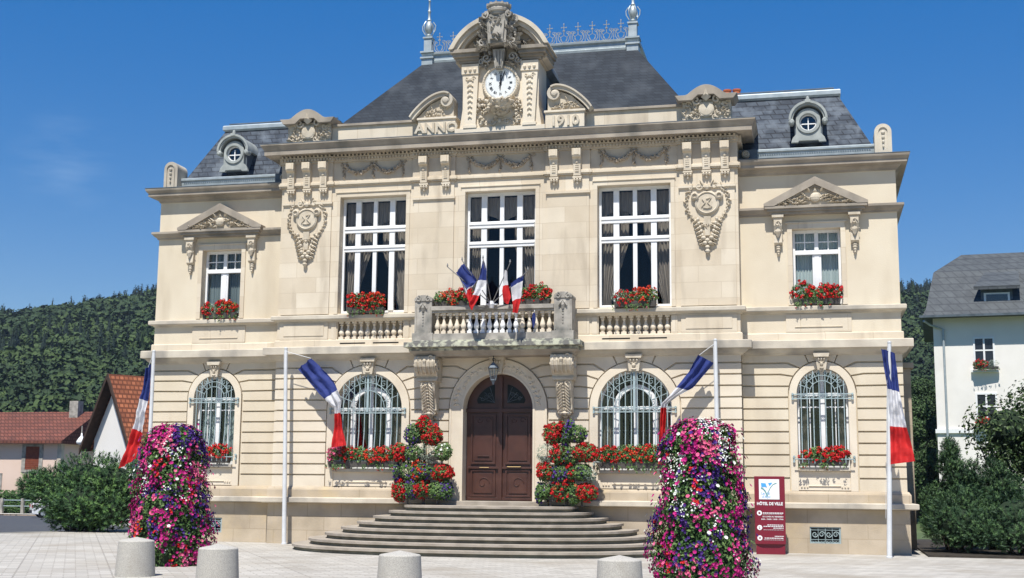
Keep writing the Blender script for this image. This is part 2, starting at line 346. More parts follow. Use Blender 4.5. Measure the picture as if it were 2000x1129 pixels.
# plaza of pale stone
def paving():
    m = bpy.data.materials.new('stone paving'); m.use_nodes = True; n = m.node_tree; N = n.nodes; K = n.links.new; p = N['Principled BSDF']; p.inputs['Roughness'].default_value = .8
    tc = N.new('ShaderNodeTexCoord'); mp = N.new('ShaderNodeMapping'); K(tc.outputs['Object'], mp.inputs[0]); mp.inputs['Rotation'].default_value = (0, 0, radians(-32))
    b = N.new('ShaderNodeTexBrick'); K(mp.outputs[0], b.inputs['Vector']); b.inputs['Scale'].default_value = 1; b.inputs['Brick Width'].default_value = 1.6; b.inputs['Row Height'].default_value = 1.0; b.offset = 0
    b.inputs['Mortar Size'].default_value = .018; b.inputs['Color1'].default_value = (.49, .465, .415, 1); b.inputs['Color2'].default_value = (.45, .425, .378, 1); b.inputs['Mortar'].default_value = (.39, .37, .33, 1)
    b2 = N.new('ShaderNodeTexBrick'); K(mp.outputs[0], b2.inputs['Vector']); b2.inputs['Scale'].default_value = 1; b2.inputs['Brick Width'].default_value = .4; b2.inputs['Row Height'].default_value = .2
    b2.inputs['Mortar Size'].default_value = .012; b2.inputs['Color1'].default_value = (1, 1, 1, 1); b2.inputs['Color2'].default_value = (.74, .73, .72, 1); b2.inputs['Mortar'].default_value = (.58, .56, .54, 1)
    x = N.new('ShaderNodeMix'); x.data_type = 'RGBA'; x.blend_type = 'MULTIPLY'; x.inputs[0].default_value = 1; K(b.outputs[0], x.inputs[6]); K(b2.outputs[0], x.inputs[7])
    t = N.new('ShaderNodeTexNoise'); t.inputs['Scale'].default_value = .45; t.inputs['Detail'].default_value = 8; K(tc.outputs['Object'], t.inputs['Vector'])
    r_ = N.new('ShaderNodeMapRange'); r_.inputs[1].default_value = .48; r_.inputs[2].default_value = .78; K(t.outputs[0], r_.inputs[0])
    y = N.new('ShaderNodeMix'); y.data_type = 'RGBA'; K(r_.outputs[0], y.inputs[0]); K(x.outputs[2], y.inputs[6]); y.inputs[7].default_value = (.27, .235, .185, 1)
    K(y.outputs[2], p.inputs['Base Color']); bp = N.new('ShaderNodeBump'); bp.inputs['Strength'].default_value = .4; bp.inputs['Distance'].default_value = .01; K(b.outputs['Fac'], bp.inputs['Height']); bp.invert = True; K(bp.outputs[0], p.inputs['Normal'])
    return m
b = MB(); b.plan([(-22.3, -60), (40, -60), (40, 9.5), (-12, 9.5), (-14.2, 6.5), (-15.7, 3.6), (-17.5, -1)], -.12, 0)
tag(b.build('plaza', paving()), kind='structure')
b = MB(); b.sweep([(-22.45, -60), (-17.65, -1), (-15.85, 3.65), (-14.3, 6.6), (-12.1, 9.6)], [(-.15, -.2), (.0, -.2), (.0, .012), (-.15, .012)]); tag(b.build('kerb', GRAN), kind='structure')
def sheet(name, m, A, B, dz, n=24):
    b = MB(); vs = []
    for i in range(n + 1):
        t = i / n * (len(A) - 1); k = min(int(t), len(A) - 2); u = t - k
        p = [A[k][j] * (1 - u) + A[k + 1][j] * u for j in (0, 1)]; q = [B[k][j] * (1 - u) + B[k + 1][j] * u for j in (0, 1)]
        for j in range(9): x, y = p[0] + (q[0] - p[0]) * j / 8, p[1] + (q[1] - p[1]) * j / 8; vs.append((x, y, dz + gdrop(x, y)))
    b.add(vs, [(i * 9 + j, i * 9 + j + 1, (i + 1) * 9 + j + 1, (i + 1) * 9 + j) for i in range(n) for j in range(8)]); return tag(b.build(name, m), kind='structure')
sheet('road', ROAD, [(-85, -4), (-22.6, -3), (-17, 1.5), (-13, 9), (-12, 12)], [(-85, 57.5), (-60, 56), (-48, 55.5), (-30, 55), (-12, 54)], -.115)
sheet('pavement', PAVE, [(-85, -10), (-40, -8), (-22.7, -6)], [(-85, 34), (-40, 13), (-23.2, 1)], -.085)
sheet('pavement', PAVE, [(-95, 57.6), (-60, 56.1), (-30, 55.1)], [(-95, 63), (-60, 60), (-30, 59)], -.03)
b = MB(); b.plan([(10.5, -.25), (40, -1.2), (40, 30), (10.6, 9)], -.1, .05); tag(b.build('planting_bed', mat('bark mulch', (.05, .04, .03), (.03, .025, .02), 8, bump=.5)), kind='structure')
# forest on the hills : far-off wood that reads as one mass
FOR = [mat('forest dark', (.015, .030, .020), (.011, .022, .016), .3, rough=.8), mat('forest mid', (.028, .052, .017), (.020, .040, .014), .3, rough=.8), mat('forest light', (.050, .082, .021), (.037, .064, .018), .3, rough=.8)]
for mm in FOR: pass
def tree_geo(b, x, y, z, h, w, kind, mi, nl, ls=1.):
    """crown made of many leaf clumps around the trunk axis"""
    for i in range(nl):
        t = R() ** (.75 if kind else 1.25)
        if kind: # broadleaf
            th = U(0, 2 * pi); ph = acos(U(-.45, 1)); rr_ = w * (.62 + .42 * R()); px, py, pz = x + rr_ * sin(ph) * cos(th), y + rr_ * sin(ph) * sin(th), z + h * .58 + h * .42 * cos(ph) * (.75 + .3 * R())
            s_ = w * U(.20, .40) * ls
        else:
            th = U(0, 2 * pi); rr_ = w * (1 - t) * U(.55, 1.08) + .08 * w; px, py, pz = x + rr_ * cos(th), y + rr_ * sin(th), z + h * (.12 + .88 * t); s_ = w * U(.22, .36) * (1.15 - .6 * t) * ls
        o = Vector((px - x, py - y, (pz - z - h * .5) * .5)).normalized() + Vector((U(-1, 1), U(-1, 1), U(-.4, 1))); o.normalize()
        a = o.orthogonal().normalized() * s_; c_ = o.cross(a)
        q = U(0, 6); a, c_ = a * cos(q) + c_ * sin(q), c_ * cos(q) - a * sin(q)
        P_ = Vector((px, py, pz)); d = -.35 * s_ * Vector((0, 0, 1)) if not kind else Vector((0, 0, 0))
        b.add([tuple(P_ + a + d), tuple(P_ + c_ * .8 + o * s_ * .2), tuple(P_ - a + d), tuple(P_ - c_ * .9 + o * s_ * .2)], [(0, 1, 2, 3)], mi)
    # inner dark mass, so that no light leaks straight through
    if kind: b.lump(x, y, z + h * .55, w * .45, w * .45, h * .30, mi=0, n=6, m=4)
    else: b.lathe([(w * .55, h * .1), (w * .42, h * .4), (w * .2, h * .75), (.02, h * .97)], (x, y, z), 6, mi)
fb = MB(); random.seed(3)
def scatter(a0, a1, r0_, r1_, n):
    for i in range(n):
        a = radians(U(a0, a1)); r_ = sqrt(U(r0_ ** 2, r1_ ** 2)); x, y = 8 + r_ * sin(a), -32 + r_ * cos(a)
        z = hill_h(x, y) - .6; t = (z / 110); nn = noise.noise(Vector((x * .012, y * .012, 3)))
        kind = 0 if R() < (.12 + 1.0 * t * t + nn * 1.2) else 1
        mi = (0 if R() < .8 else 1) if not kind else (1 if R() < .45 - nn * .8 else 2)
        if kind and t > .75: mi = min(mi, 1)
        h = U(10, 17) if not kind else U(9, 14); w = h * (.20 if not kind else .42) * U(.85, 1.2)
        k_ = (8 if r_ < 420 else 4.5); tree_geo(fb, x, y, z - .5, h, w, kind, mi, int((34 if kind else 26) * k_), 1.08 / sqrt(k_))
scatter(-38.5, -29, 250, 720, 1900); scatter(2.5, 6.5, 260, 720, 500)
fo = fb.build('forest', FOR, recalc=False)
tag(fo, 'mixed conifer and broadleaf wood covering the hillside', 'forest', kind='stuff')
# ================================================================ TOWN HALL
hall = empty('town_hall', (0, 0, 0))
tag(hall, 'cream limestone town hall with clock gable, slate roof, arched door and balcony', 'town hall')
XC, XW, YW = 6.24, 10.13, .37          # centre half width, wing half width, wing set-back
CW = [(-3.56, 3.57, .94, 1.15), (3.56, 3.57, .94, 1.15)]     # ground windows: cx, spring z, r, R
DR = (0, 3.53, .93, 1.30)
WW = 8.19, 3.90, .62, .80
ZJ = [4.665 - .285 * k for k in range(11)]
# ---- ground floor walls with arched openings
def gwall(x0, x1, y, wins):
    b = MB(); outer = []; notch = []
    holes = [archloop(cx, zs, r, zb) for cx, zs, r, zb in wins if zb > 1.4]
    door = [w for w in wins if w[3] <= 1.4]
    if door:
        cx, zs, r, zb = door[0]
        outer = [(x0, 1.177), (x0, 5.1), (x1, 5.1), (x1, 1.177), (cx + r, 1.177)] + arc(cx, zs, r, 0, 180, 24) + [(cx - r, 1.177)]
    else: outer = [(x0, 1.177), (x1, 1.177), (x1, 5.1), (x0, 5.1)]
    b.plate(outer, y + .070, y + .42, holes)
    return b
gwall(-XC + .04, XC - .04, 0, [(CW[0][0], 3.57, .94, 1.98), (CW[1][0], 3.57, .94, 1.98), (0, 3.53, .93, 1.17)]).build('ground_floor_wall', STONE2, hall)
for sg in (-1, 1):
    a, b_ = sorted((sg * (XC - .035), sg * (XW - .045)))
    gwall(a, b_, YW, [(sg * WW[0], WW[1], WW[2], 2.08)]).build('ground_floor_wall', STUCCO, hall)
# ---- rusticated courses
def joint_pt(cx, zs, R, z, side, top=4.665):
    if z <= zs: return [(cx + side * R, z)]
    th = 50 * (z - zs) / (top - zs); px, pz = cx + side * R * cos(radians(th)), zs + R * sin(radians(th))
    return [(px + side * .30, z), (px, pz)] if pz < z - .02 else [(px, pz)]
def course_polys(xa, win, side, marg=.03, zs0=1.5):
    """blocks from the plain edge xa to the surround of win; side=-1: window lies right of xa"""
    cx, zs, r, R0 = win; R = R0 + marg; g = .021; out = []
    Z = ZJ + [1.5]
    for k in range(len(Z) - 1):
        zt, zb = Z[k] - g, Z[k + 1] + (g if k < len(Z) - 2 else 0)
        T = joint_pt(cx, zs, R, zt, side); B = joint_pt(cx, zs, R, zb, side)
        p = [(xa, zb)] + B
        if zt > zs:
            a0 = max(0, math.degrees(asin(max(-1, min(1, (B[-1][1] - zs) / R))))); a1 = math.degrees(asin(min(1, (T[-1][1] - zs) / R)))
            if zb < zs: p.append((cx + side * R, zs))
            n = 5
            for i in range(1, n):
                q = radians(a0 + (a1 - a0) * i / n); p.append((cx + side * R * cos(q), zs + R * sin(q)))
        p += T[::-1] + [(xa, zt)]
        out.append(p)
    # top course, split by a radial joint
    zt = 4.875; J = joint_pt(cx, zs, R, 4.665 + g, side)
    a1 = math.degrees(asin(min(1, (J[-1][1] - zs) / R))); a2 = a1 + (84 - a1) * .5
    P2 = lambda a: (cx + side * R * cos(radians(a)), zs + R * sin(radians(a)))
    def up(a):
        px, pz = P2(a); t = (zt - pz); return (px + side * t * cos(radians(a)) / max(.2, sin(radians(a))), zt)
    if R0 < 1.25:
        out.append([(xa, 4.665 + g)] + J + [P2(a1 + (a2 - a1) * i / 4) for i in range(1, 4)] + [P2(a2 - .8), up(a2 - .8), (xa, zt)])
        out.append([P2(a2 + .8)] + [P2(a2 + (88 - a2) * i / 5) for i in range(1, 6)] + [(cx + side * .03, zt), up(a2 + .8)])
    else:
        out.append([(xa, 4.665 + g)] + J + [P2(a1 + (80 - a1) * i / 6) for i in range(1, 7)] + [(cx + side * .12, zt), (xa, zt)])
    return out
def courses(segs, y, y1, m):
    b = MB()
    for xa, win, side in segs:
        for p in course_polys(xa, win, side): b.plate(p, y, y1, back=False)
    b.build('rusticated_courses', m, hall, bevel=.006)
cl, cr = CW
dw = (DR[0], DR[1], DR[2], DR[3])
courses([(-XC, cl, -1), (-1.93, cl, 1), (-1.90, dw, -1), (1.90, dw, 1), (1.93, cr, -1), (XC, cr, 1)], 0, .069, STONE2)
for sg in (-1, 1):
    w = (sg * WW[0], WW[1], WW[2], WW[3])
    a, b_ = (sg * (XC - .0), sg * XW)
    courses([(a, w, -sg), (b_, w, sg)], YW, YW + .069, STUCCO)
    b = MB(); xs = sorted((sg * (XW - .05), sg * XW)); b.box(xs[0] + (.002 if sg > 0 else 0), xs[1], YW + .0705, 8.6, 1.3, 4.95)
    for z in ZJ: pass
    b.build('side_wall', STUCCO, hall)
# ---- arch surrounds, sills, aprons, keystones
def surround(cx, y, zs, r, R, zsill, m):
    b = MB(); b.plate(ring(cx, zs, R, r, 1.5), y - .022, y + .072)
    b.plate([(cx - r, 1.52), (cx + r, 1.52), (cx + r, zsill - .09), (cx - r, zsill - .09)], y - .005, y + .3)   # apron
    b.box(cx - r * .62, cx + r * .62, y - .03, y - .004, 1.62, 1.64)
    for q in (-1, 1):
        for i in range(3):
            b.box(cx + q * r * .78 + (i - 1) * .07 - .02, cx + q * r * .78 + (i - 1) * .07 + .02, y - .03, y - .004, 1.59, 1.635)
    b.build('window_surround', m, hall, bevel=.008)
    b = MB(); b.box(cx - r + .002, cx + r - .002, y - .10, y + .40, zsill - .085, zsill); b.build('window_sill', LEDGE, hall, bevel=.01)
def keystone(cx, y, zb, zt, w0, w1):
    b = MB(); b.plate([(cx - w0 / 2, zb), (cx + w0 / 2, zb), (cx + w1 / 2, zt - .1), (cx - w1 / 2, zt - .1)], y - .12, y + .02)
    b.plate([(cx - w1 / 2 - .025, zt - .1), (cx + w1 / 2 + .025, zt - .1), (cx + w1 / 2 + .05, zt), (cx - w1 / 2 - .05, zt)], y - .19, y + .02)
    for i in (-1, 0, 1): b.lump(cx + i * w0 * .33, y - .13, zt - .15, w0 * .15, .05, .05)
    b.lump(cx, y - .13, zb + .15, w0 * .22, .05, .06); b.lump(cx, y - .12, zb + .05, w0 * .3, .04, .035)
    for q in (-1, 1): b.curl(cx + q * w0 * .22, zb + .23, .045, y - .12, 1, q, pi / 2, .014, .02)
    b.build('keystone', CARVE, hall, bevel=.008)
for c in CW: surround(c[0], 0, 3.57, .94, 1.15, 1.98, STONE2); keystone(c[0], 0, 4.47, 4.90, .25, .34)
for sg in (-1, 1): surround(sg * WW[0], YW, 3.9, .62, .80, 2.08, STONE2); keystone(sg * WW[0], YW, 4.48, 4.90, .2, .30)
# ---- grilled arched windows
def archwin(cx, y, zs, r, zb, inner, curtain, panes):
    w = MB(); f = .055; yy = y + .26
    w.plate(ring(cx, zs, r - .002, r - f, zb + .002), yy, yy + .07)
    w.box(cx - r + f, cx + r - f, yy - .02, yy + .06, zs - .05, zs + .03)
    w.box(cx - .055, cx + .055, yy - .025, yy + .05, zb, zs - .05)
    w.box(cx - .045, cx + .045, yy - .01, yy + .06, zs + .03, zs + r - f)
    w.box(cx - r + f, cx + r - f, yy + .001, yy + .065, zb, zb + .09)
    if inner:
        w.plate(arc(cx, zs + .03, .56, 180, 0, 20) + arc(cx, zs + .03, .44, 0, 180, 20), yy - .03, yy + .05)
        for q in (-1, 1): w.box(cx + q * .50 - .065, cx + q * .50 + .065, yy - .03, yy + .05, zb + .09, zs - .052)
    else:
        for q in (-1, 1):
            w.box(cx + q * .31 - .012, cx + q * .31 + .012, yy + .002, yy + .04, zb + .09, zs - .05)
            w.box(cx + q * .30 - .24, cx + q * .30 + .24, yy + .004, yy + .04, zs - .34, zs - .31)
    w.build('window_frame', WHITE, hall, bevel=.004)
    g = MB(); lp = archloop(cx, zs, r - .03, zb + .02); g.add([(px, yy + .035, pz) for px, pz in lp], [tuple(range(len(lp)))]); g.build('glass_pane', GLASS3, hall)
    c = MB(); 
    for q in (-1, 1):
        x0 = cx + q * (r - .05); wd = r * (.78 if curtain is not CURT else .34); pts = []
        n = 26; Pp = [(x0 - q * wd * i / n, yy + .22 + .022 * sin(i * 1.7) + .01 * sin(i * .9)) for i in range(n + 1)]
        c.add([(px, py, z) for z in (zb, zs + (r * .5 if curtain is CURT else .0)) for px, py in Pp], [(i, i + 1, n + 2 + i, n + 1 + i) for i in range(n)])
    c.build('curtain', curtain, hall)
    # grille
    g = MB(); yg = y - .05; nb = 12 if r > .8 else 8; rr_ = .011
    for i in range(nb):
        x = cx + (-1 + 2 * (i + .5) / nb) * (r - .03); ztop = zs + sqrt(max(0, r * r - (x - cx) ** 2)) - .03
        bulge = [(x, yg, ztop), (x, yg, zs - .1), (x, yg, zb + .95), (x, yg - .05, zb + .6), (x, yg - .13, zb + .25), (x, yg - .12, zb + .1), (x, yg - .04, zb + .03)]
        g.tube(bulge, .0135, 5); g.lump(x, yg, zb + .98, .022, .022, .03, n=5, m=3)
    for z in (zs - .02, zs - .13, zb + .2): g.tube([(cx - r - .10, yg - (.13 if z < zb + .5 else 0), z), (cx + r + .10, yg - (.13 if z < zb + .5 else 0), z)], .014, 5)
    for i in range(nb * 2): g.curl(cx + (-1 + 2 * (i + .5) / nb / 2) * (r - .03), zs - .075, .038, yg, 1, 1 if i % 2 else -1, 0, .007, .0)
    for q in (-1, 1):
        for z in (zs - .075, zb + .2):
            g.tube([(cx + q * (r + .1), yg, z + .07), (cx + q * (r + .1), yg, z - .07)], .02, 5)
            for dz in (-.06, .06): g.tube([(cx + q * (r + .1), yg - .03, z + dz), (cx + q * (r + .1), y + .02, z + dz)], .03, 6)
    for rad in (.5, .72):
        P_ = arc(cx, zs, r * rad, 0, 180, 18); g.tube([(x, yg - .01, z) for x, z in P_], .010, 5)
    for a in (22, 45, 68, 112, 135, 158):
        a_ = radians(a); g.tube([(cx + r * .5 * cos(a_), yg, zs + r * .5 * sin(a_)), (cx + r * .98 * cos(a_), yg, zs + r * .98 * sin(a_))], .009, 5)
    for a in (34, 56, 79, 101, 124, 146):
        a_ = radians(a); g.curl(cx + r * .82 * cos(a_), zs + r * .82 * sin(a_), r * .09, yg, 1.2, 1 if a < 90 else -1, a_, .008, .0)
    if r > .8: g.box(cx - .03, cx + .03, yg - .015, yg + .01, zs - .1, zs + r - .04)
    g.build('window_grille', GRILLE, hall)
archwin(-3.56, 0, 3.57, .94, 1.98, True, CURT, 2); archwin(3.56, 0, 3.57, .94, 1.98, True, CURT, 2)
archwin(-8.19, YW, 3.9, .62, 2.08, False, SHEER, 2); archwin(8.19, YW, 3.9, .62, 2.08, False, CURT, 2)
# ---- door
b = MB(); b.plate(ring(0, 3.53, 1.305, .93, 1.176), -.03, .072); b.plate(ring(0, 3.53, .985, .93, 1.176), -.05, -.031)
b.plate(ring(0, 3.53, 1.30, 1.25, 1.2), -.05, -.031)
for i in range(26):
    a = 8 + i * 164 / 25
    if 82 < a < 98: continue
    x, z = 1.12 * cos(radians(a)), 3.53 + 1.12 * sin(radians(a))
    for k in range(3): b.leaf(x, z, radians(a + 90 + U(-70, 70)), U(.07, .13), .06, -.03, U(.012, .028))
    b.lump(x + U(-.04, .04), -.032, z + U(-.04, .04), .03, .018, .03, n=6, m=3)
b.build('door_surround', STONE2, hall); keystone(0, -.02, 4.44, 4.90, .22, .34)
d = MB(); yd = .33
d.plate(archloop(0, 3.53, .925, 1.19), yd, yd + .08)
for q in (-1, 1):
    x0, x1 = (.05, .86); X = lambda a, b2: sorted((q * a, q * b2))
    def pan(a, b2, z0, z1, t=.03):
        xs = X(a, b2); fr = MB()
        d.plate(rect(xs[0], xs[1], z0, z1), yd - .035, yd, [rect(xs[0] + .045, xs[1] - .045, z0 + .045, z1 - .045)])
        d.frus((xs[0] + .09, xs[1] - .09, yd - .02, yd), (xs[0] + .09, xs[1] - .09, yd - .02, yd), z0 + .09, z1 - .09)
    pan(.13, .80, 1.28, 1.98); pan(.13, .80, 2.12, 3.42)
    xs = X(.05, .87); d.box(xs[0], xs[1], yd - .06, yd, 2.0, 2.05); d.box(xs[0], xs[1], yd - .05, yd, 1.19, 1.26)
    xs = X(.3, .62); d.box(xs[0], xs[1], yd - .05, yd - .03, 2.32, 2.34) if q < 0 else None
    for k in (-1, 1): d.curl(q * .46 + k * .12, 3.25, .08, yd - .02, 1, k * 1, 0, .014, .01)
    d.curl(q * .46, 1.63, .17, yd - .02, 1, 1, 0, .014, .01)
d.box(-.05, .05, yd - .07, yd, 1.19, 4.38); d.box(-.925, .925, yd - .075, yd, 3.47, 3.56)
do = d.build('entrance_door', WOOD, hall, bevel=.006)
d = MB()
for q in (-1, 1):
    pts = [(q * .17, 3.70), (q * .62, 3.70)] + [(q * .70 * cos(radians(a)) + 0, 3.56 + .66 * sin(radians(a))) for a in range(20, 78, 6)] + [(q * .17, 4.18)]
    d.plate(pts, yd - .012, yd - .004); gl = d.build('glass_pane', mat('dark leaded glass', (.006, .009, .010), rough=.25, spec=.3), do); d = MB()
d = MB()
for q in (-1, 1):
    for k in range(3): d.tube([(q * .17, yd - .02, 3.70 + .02), (q * (.3 + k * .14), yd - .02, 4.12 - k * .13)], .006, 4); d.curl(q * (.3 + .1 * k), 3.82 + .06 * (2 - k), .06, yd - .02, 1.2, q, 0, .006, 0)
d.build('iron_scrollwork', ZINCD, do)
d = MB(); d.tube([(.2, yd - .08, 2.05), (.55, yd - .08, 2.05)], .012, 6); d.lump(.2, yd - .07, 2.05, .02, .03, .02); d.lump(.55, yd - .07, 2.05, .02, .03, .02); d.tube([(-.55, yd - .06, 2.03), (-.3, yd - .06, 2.03)], .01, 6)
d.build('handle', mat('brass', (.22, .16, .08), rough=.5, metal=.8), do)
b = MB(); b.box(-1.42, 1.42, -.42, .38, 1.05, 1.175); b.build('door_threshold', STEPM, hall, bevel=.015)
# ---- base, plinth
b = MB()
for x0, x1, y in ((-6.30, 6.30, -.06),): b.box(x0, x1, y, .5, -.3, 1.06)
b.build('basement_wall', BASEST, hall)
for sg in (-1, 1):
    b = MB(); xo = sg * 10.17; xi = sg * 6.298
    wx0, wx1 = sorted((sg * 7.80, sg * 8.54))
    lo, hi = sorted((xo, xi)); b.plate(rect(lo, hi, -.3, 1.06), .325, .55, [rect(wx0, wx1, .24, .64)])
    b.box(*sorted((xo, xo - sg * .3)), .552, 8.7, -.3, 1.06)
    b.build('basement_wall', BASEST, hall)
    b = MB(); b.box(wx0 + .002, wx1 - .002, .52, .54, .2, .7); b.build('basement_window', DARK, hall)
    g = MB(); g.box(wx0 + .004, wx0 + .03, .35, .38, .24, .64); g.box(wx1 - .03, wx1 - .004, .35, .38, .24, .64); cxw = (wx0 + wx1) / 2
    g.box(cxw - .012, cxw + .012, .35, .38, .24, .64); g.box(wx0 + .03, wx1 - .03, .35, .38, .61, .636); g.box(wx0 + .03, wx1 - .03, .35, .38, .245, .27)
    for i in range(4): g.curl(wx0 + .12 + i * .167, .46, .075, .365, 1.3, 1 if i % 2 else -1, 0, .012, 0); g.box(wx0 + .195 + i * .167, wx0 + .205 + i * .167, .35, .37, .27, .61)
    for z in (.33, .56): g.box(wx0 + .03, wx1 - .03, .355, .372, z, z + .012)
    for i in range(10): g.curl(wx0 + .06 + i * .07, .27, .03, .365, 1, 1, 0, .006, 0)
    g.build('basement_grille', GRILLE, hall)
PC = [(-XC - .0, 1.5), (-XC, 0), (XC, 0), (XC, 1.5)]
def cpath(dx=0): return [(-XC, 1.5), (-XC, 0), (XC, 0), (XC, 1.5)]
def wpath(sg): return [(XC + .001, YW), (XW, YW), (XW, 8.6)] if sg > 0 else [(-XW, 8.6), (-XW, YW), (-XC - .001, YW)]
def lpath(): return [(-XC, YW), (-XC, 0), (XC, 0), (XC, YW)]
def band(name, m, prof, centre=True, wings=True, bevel=0, wm=None, wprof=None, gap=0):
    if gap:
        for P_ in ([(-XC, YW), (-XC, 0), (-gap, 0)], [(gap, 0), (XC, 0), (XC, YW)]): MB().sweep(P_, prof).build(name, m, hall, bevel=bevel)
    elif centre: MB().sweep(lpath(), prof).build(name, m, hall, bevel=bevel)
    if wings:
        for sg in (-1, 1): MB().sweep(wpath(sg), wprof or prof).build(name, wm or m, hall, bevel=bevel)
band('plinth_cap', LEDGE, [(-.1, 1.065), (.17, 1.065), (.27, 1.09), (.27, 1.205), (.24, 1.215), (-.1, 1.235)], bevel=.006, gap=1.43, wprof=[(-.1, 1.067), (.17, 1.067), (.245, 1.09), (.245, 1.205), (.22, 1.215), (-.1, 1.235)])
band('plinth_course', BASEST, [(-.1, 1.232), (.085, 1.222), (.085, 1.42), (.03, 1.50), (-.1, 1.505)], gap=1.31)
# mid cornice
mp = [(-.1, 4.86), (.03, 4.86), (.07, 4.90), (.10, 4.905), (.18, 4.99), (.19, 5.012), (.28, 5.012), (.28, 5.20), (.26, 5.215), (-.1, 5.26)]
band('mid_cornice', LEDGE, mp, bevel=.004, wprof=[(o * .93, z + (.004 if o > 0 else 0)) for o, z in mp])
band('pedestal_course', STONE, [(-.1, 5.22), (.05, 5.235), (.05, 5.40), (.03, 5.42), (-.1, 5.425)])
band('string_course', LEDGE, [(-.1, 5.91), (.02, 5.91), (.05, 5.95), (.13, 5.965), (.14, 5.985), (.14, 6.07), (.12, 6.085), (-.1, 6.115)], bevel=.003)
# ---- upper walls
UW = [(-3.565, .945), (0, .962), (3.57, .955)]
b = MB(); b.plate(rect(-XC, XC, 5.1, 10.4), 0.001, .4, [rect(c - h, c + h, 6.13 if c else 5.26, 9.345) for c, h in UW] + [rect(c - .93, c + .93, 5.43, 5.915) for c, h in UW if c])
b.build('upper_wall', STONE, hall)
for sg in (-1, 1):
    b = MB(); lo, hi = sorted((sg * (XC - .03), sg * XW)); c = sg * 8.15
    b.plate(rect(lo, hi, 5.1, 9.7), YW + .001, YW + .4, [rect(c - .595, c + .595, 6.14, 8.08)])
    b.build('upper_wall', STUCCO, hall)
    b = MB(); xs = sorted((sg * (XW - .3), sg * XW)); b.box(xs[0], xs[1] - .001, YW + .402, 8.6, 4.9, 9.7); b.build('side_wall', STUCCO, hall)
    b = MB(); xs = sorted((sg * (XC - .3), sg * XC)); b.box(xs[0], xs[1] - .001, .402, 8.6, 9.0, 10.4); b.build('side_wall', STONE, hall)
b = MB(); b.box(-XW, XW, 8.6, 8.9, -.3, 9.7); b.box(-XC, XC, 8.59, 8.91, 9.7, 10.5); b.build('rear_wall', STUCCO, hall)
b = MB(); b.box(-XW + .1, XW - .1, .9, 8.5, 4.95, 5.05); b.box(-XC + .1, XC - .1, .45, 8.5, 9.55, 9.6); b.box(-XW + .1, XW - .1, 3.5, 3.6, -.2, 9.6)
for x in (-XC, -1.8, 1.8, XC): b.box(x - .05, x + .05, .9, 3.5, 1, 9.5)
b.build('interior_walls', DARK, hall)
# surrounds of upper windows
b = MB()
for c, h in UW:
    z0 = 6.12 if c else 5.27
    b.plate([(c - h - .11, z0), (c - h, z0), (c - h, 9.345), (c + h, 9.345), (c + h, z0), (c + h + .11, z0), (c + h + .11, 9.46), (c - h - .11, 9.46)], -.02, .0)
    b.plate([(c - h - .13, 9.46), (c + h + .13, 9.46), (c + h + .13, 9.49), (c - h - .13, 9.49)], -.045, .0)
b.build('window_surround', STONE, hall, bevel=.004)
# pilasters
def pil(x0, x1, z0, z1, y):
    b = MB(); b.box(x0, x1, y, .0, z0, z1 - .001); b.build('pilaster', STONE, hall)
    b = MB(); b.box(x0 - .03, x1 + .03, y - .05, .0, z1, z1 + .055); b.box(x0 - .015, x1 + .015, y - .025, .0, z1 - .03, z1 - .001); b.build('pilaster_moulding', STONE, hall)
    b = MB(); b.box(x0, x1, y - .0, .0, z1 + .056, 9.655); b.build('pilaster_head', STONE, hall)
PL = [(-6.16, -4.76), (-2.40, -1.27), (1.27, 2.40), (4.76, 6.16)]
for i, (a, b_) in enumerate(PL):
    pil(a, b_, 6.12, 9.17, -.035)
    b = MB(); b.box(a, b_, -.03, .0, 5.426, 5.908); b.build('pedestal_panel', STONE, hall, bevel=.004)
    if i in (0, 3):
        b = MB(); b.box(a + .12, b_ - .12, -.045, -.029, 5.53, 5.85); b.build('pedestal_panel', STONE, hall, bevel=.004)
# frieze string, frieze, breaks
def runs():
    for a, b_, pj in [(-XC, -4.74, .06), (-4.74, -2.43, 0), (-2.43, -1.24, .06), (-1.24, 1.24, 0), (1.24, 2.43, .06), (2.43, 4.74, 0), (4.74, XC, .06)]: yield a, b_, pj
b = MB(); f = MB(); dn = MB()
for a, b_, pj in runs():
    e = .03 if pj else 0
    b.box(a - e, b_ + e, -.03 - pj, .02, 9.66, 9.70); b.box(a - e * 2, b_ + e * 2, -.06 - pj, .02, 9.70, 9.765); b.box(a - e, b_ + e, -.04 - pj, .02, 9.765, 9.80)
    f.box(a, b_, -.012 - pj, .0, 9.80, 10.33)
    # bed mouldings with dentils and egg-and-dart
    dn.box(a - e, b_ + e, -.06 - pj, .0, 10.33, 10.37); dn.box(a - e, b_ + e, -.075 - pj, .0, 10.37, 10.45)
    n = int((b_ - a) / .085); 
    for i in range(n): x = a + (b_ - a) * (i + .5) / n; dn.box(x - .026, x + .026, -.12 - pj, -.074 - pj, 10.375, 10.44)
    dn.box(a - e, b_ + e, -.13 - pj, .0, 10.45, 10.475)
    n = int((b_ - a) / .11)
    for i in range(n): x = a + (b_ - a) * (i + .5) / n; dn.lump(x, -.13 - pj, 10.505, .036, .05, .032, n=6, m=3)
b.build('frieze_string', STONE, hall, bevel=.004); f.build('frieze', FRIEZE, hall); dn.build('dentil_moulding', FRIEZE, hall)
for sg in (-1, 1):
    b = MB(); xs = sorted((sg * (XC - .01), sg * (XC + .07))); b.box(xs[0], xs[1], -.03, 1.2, 9.66, 9.80); b.build('frieze_string', STONE, hall)
    b = MB(); b.box(*sorted((sg * (XC - .01), sg * (XC + .1))), -.02, 1.4, 10.33, 10.5); b.build('dentil_moulding', FRIEZE, hall)
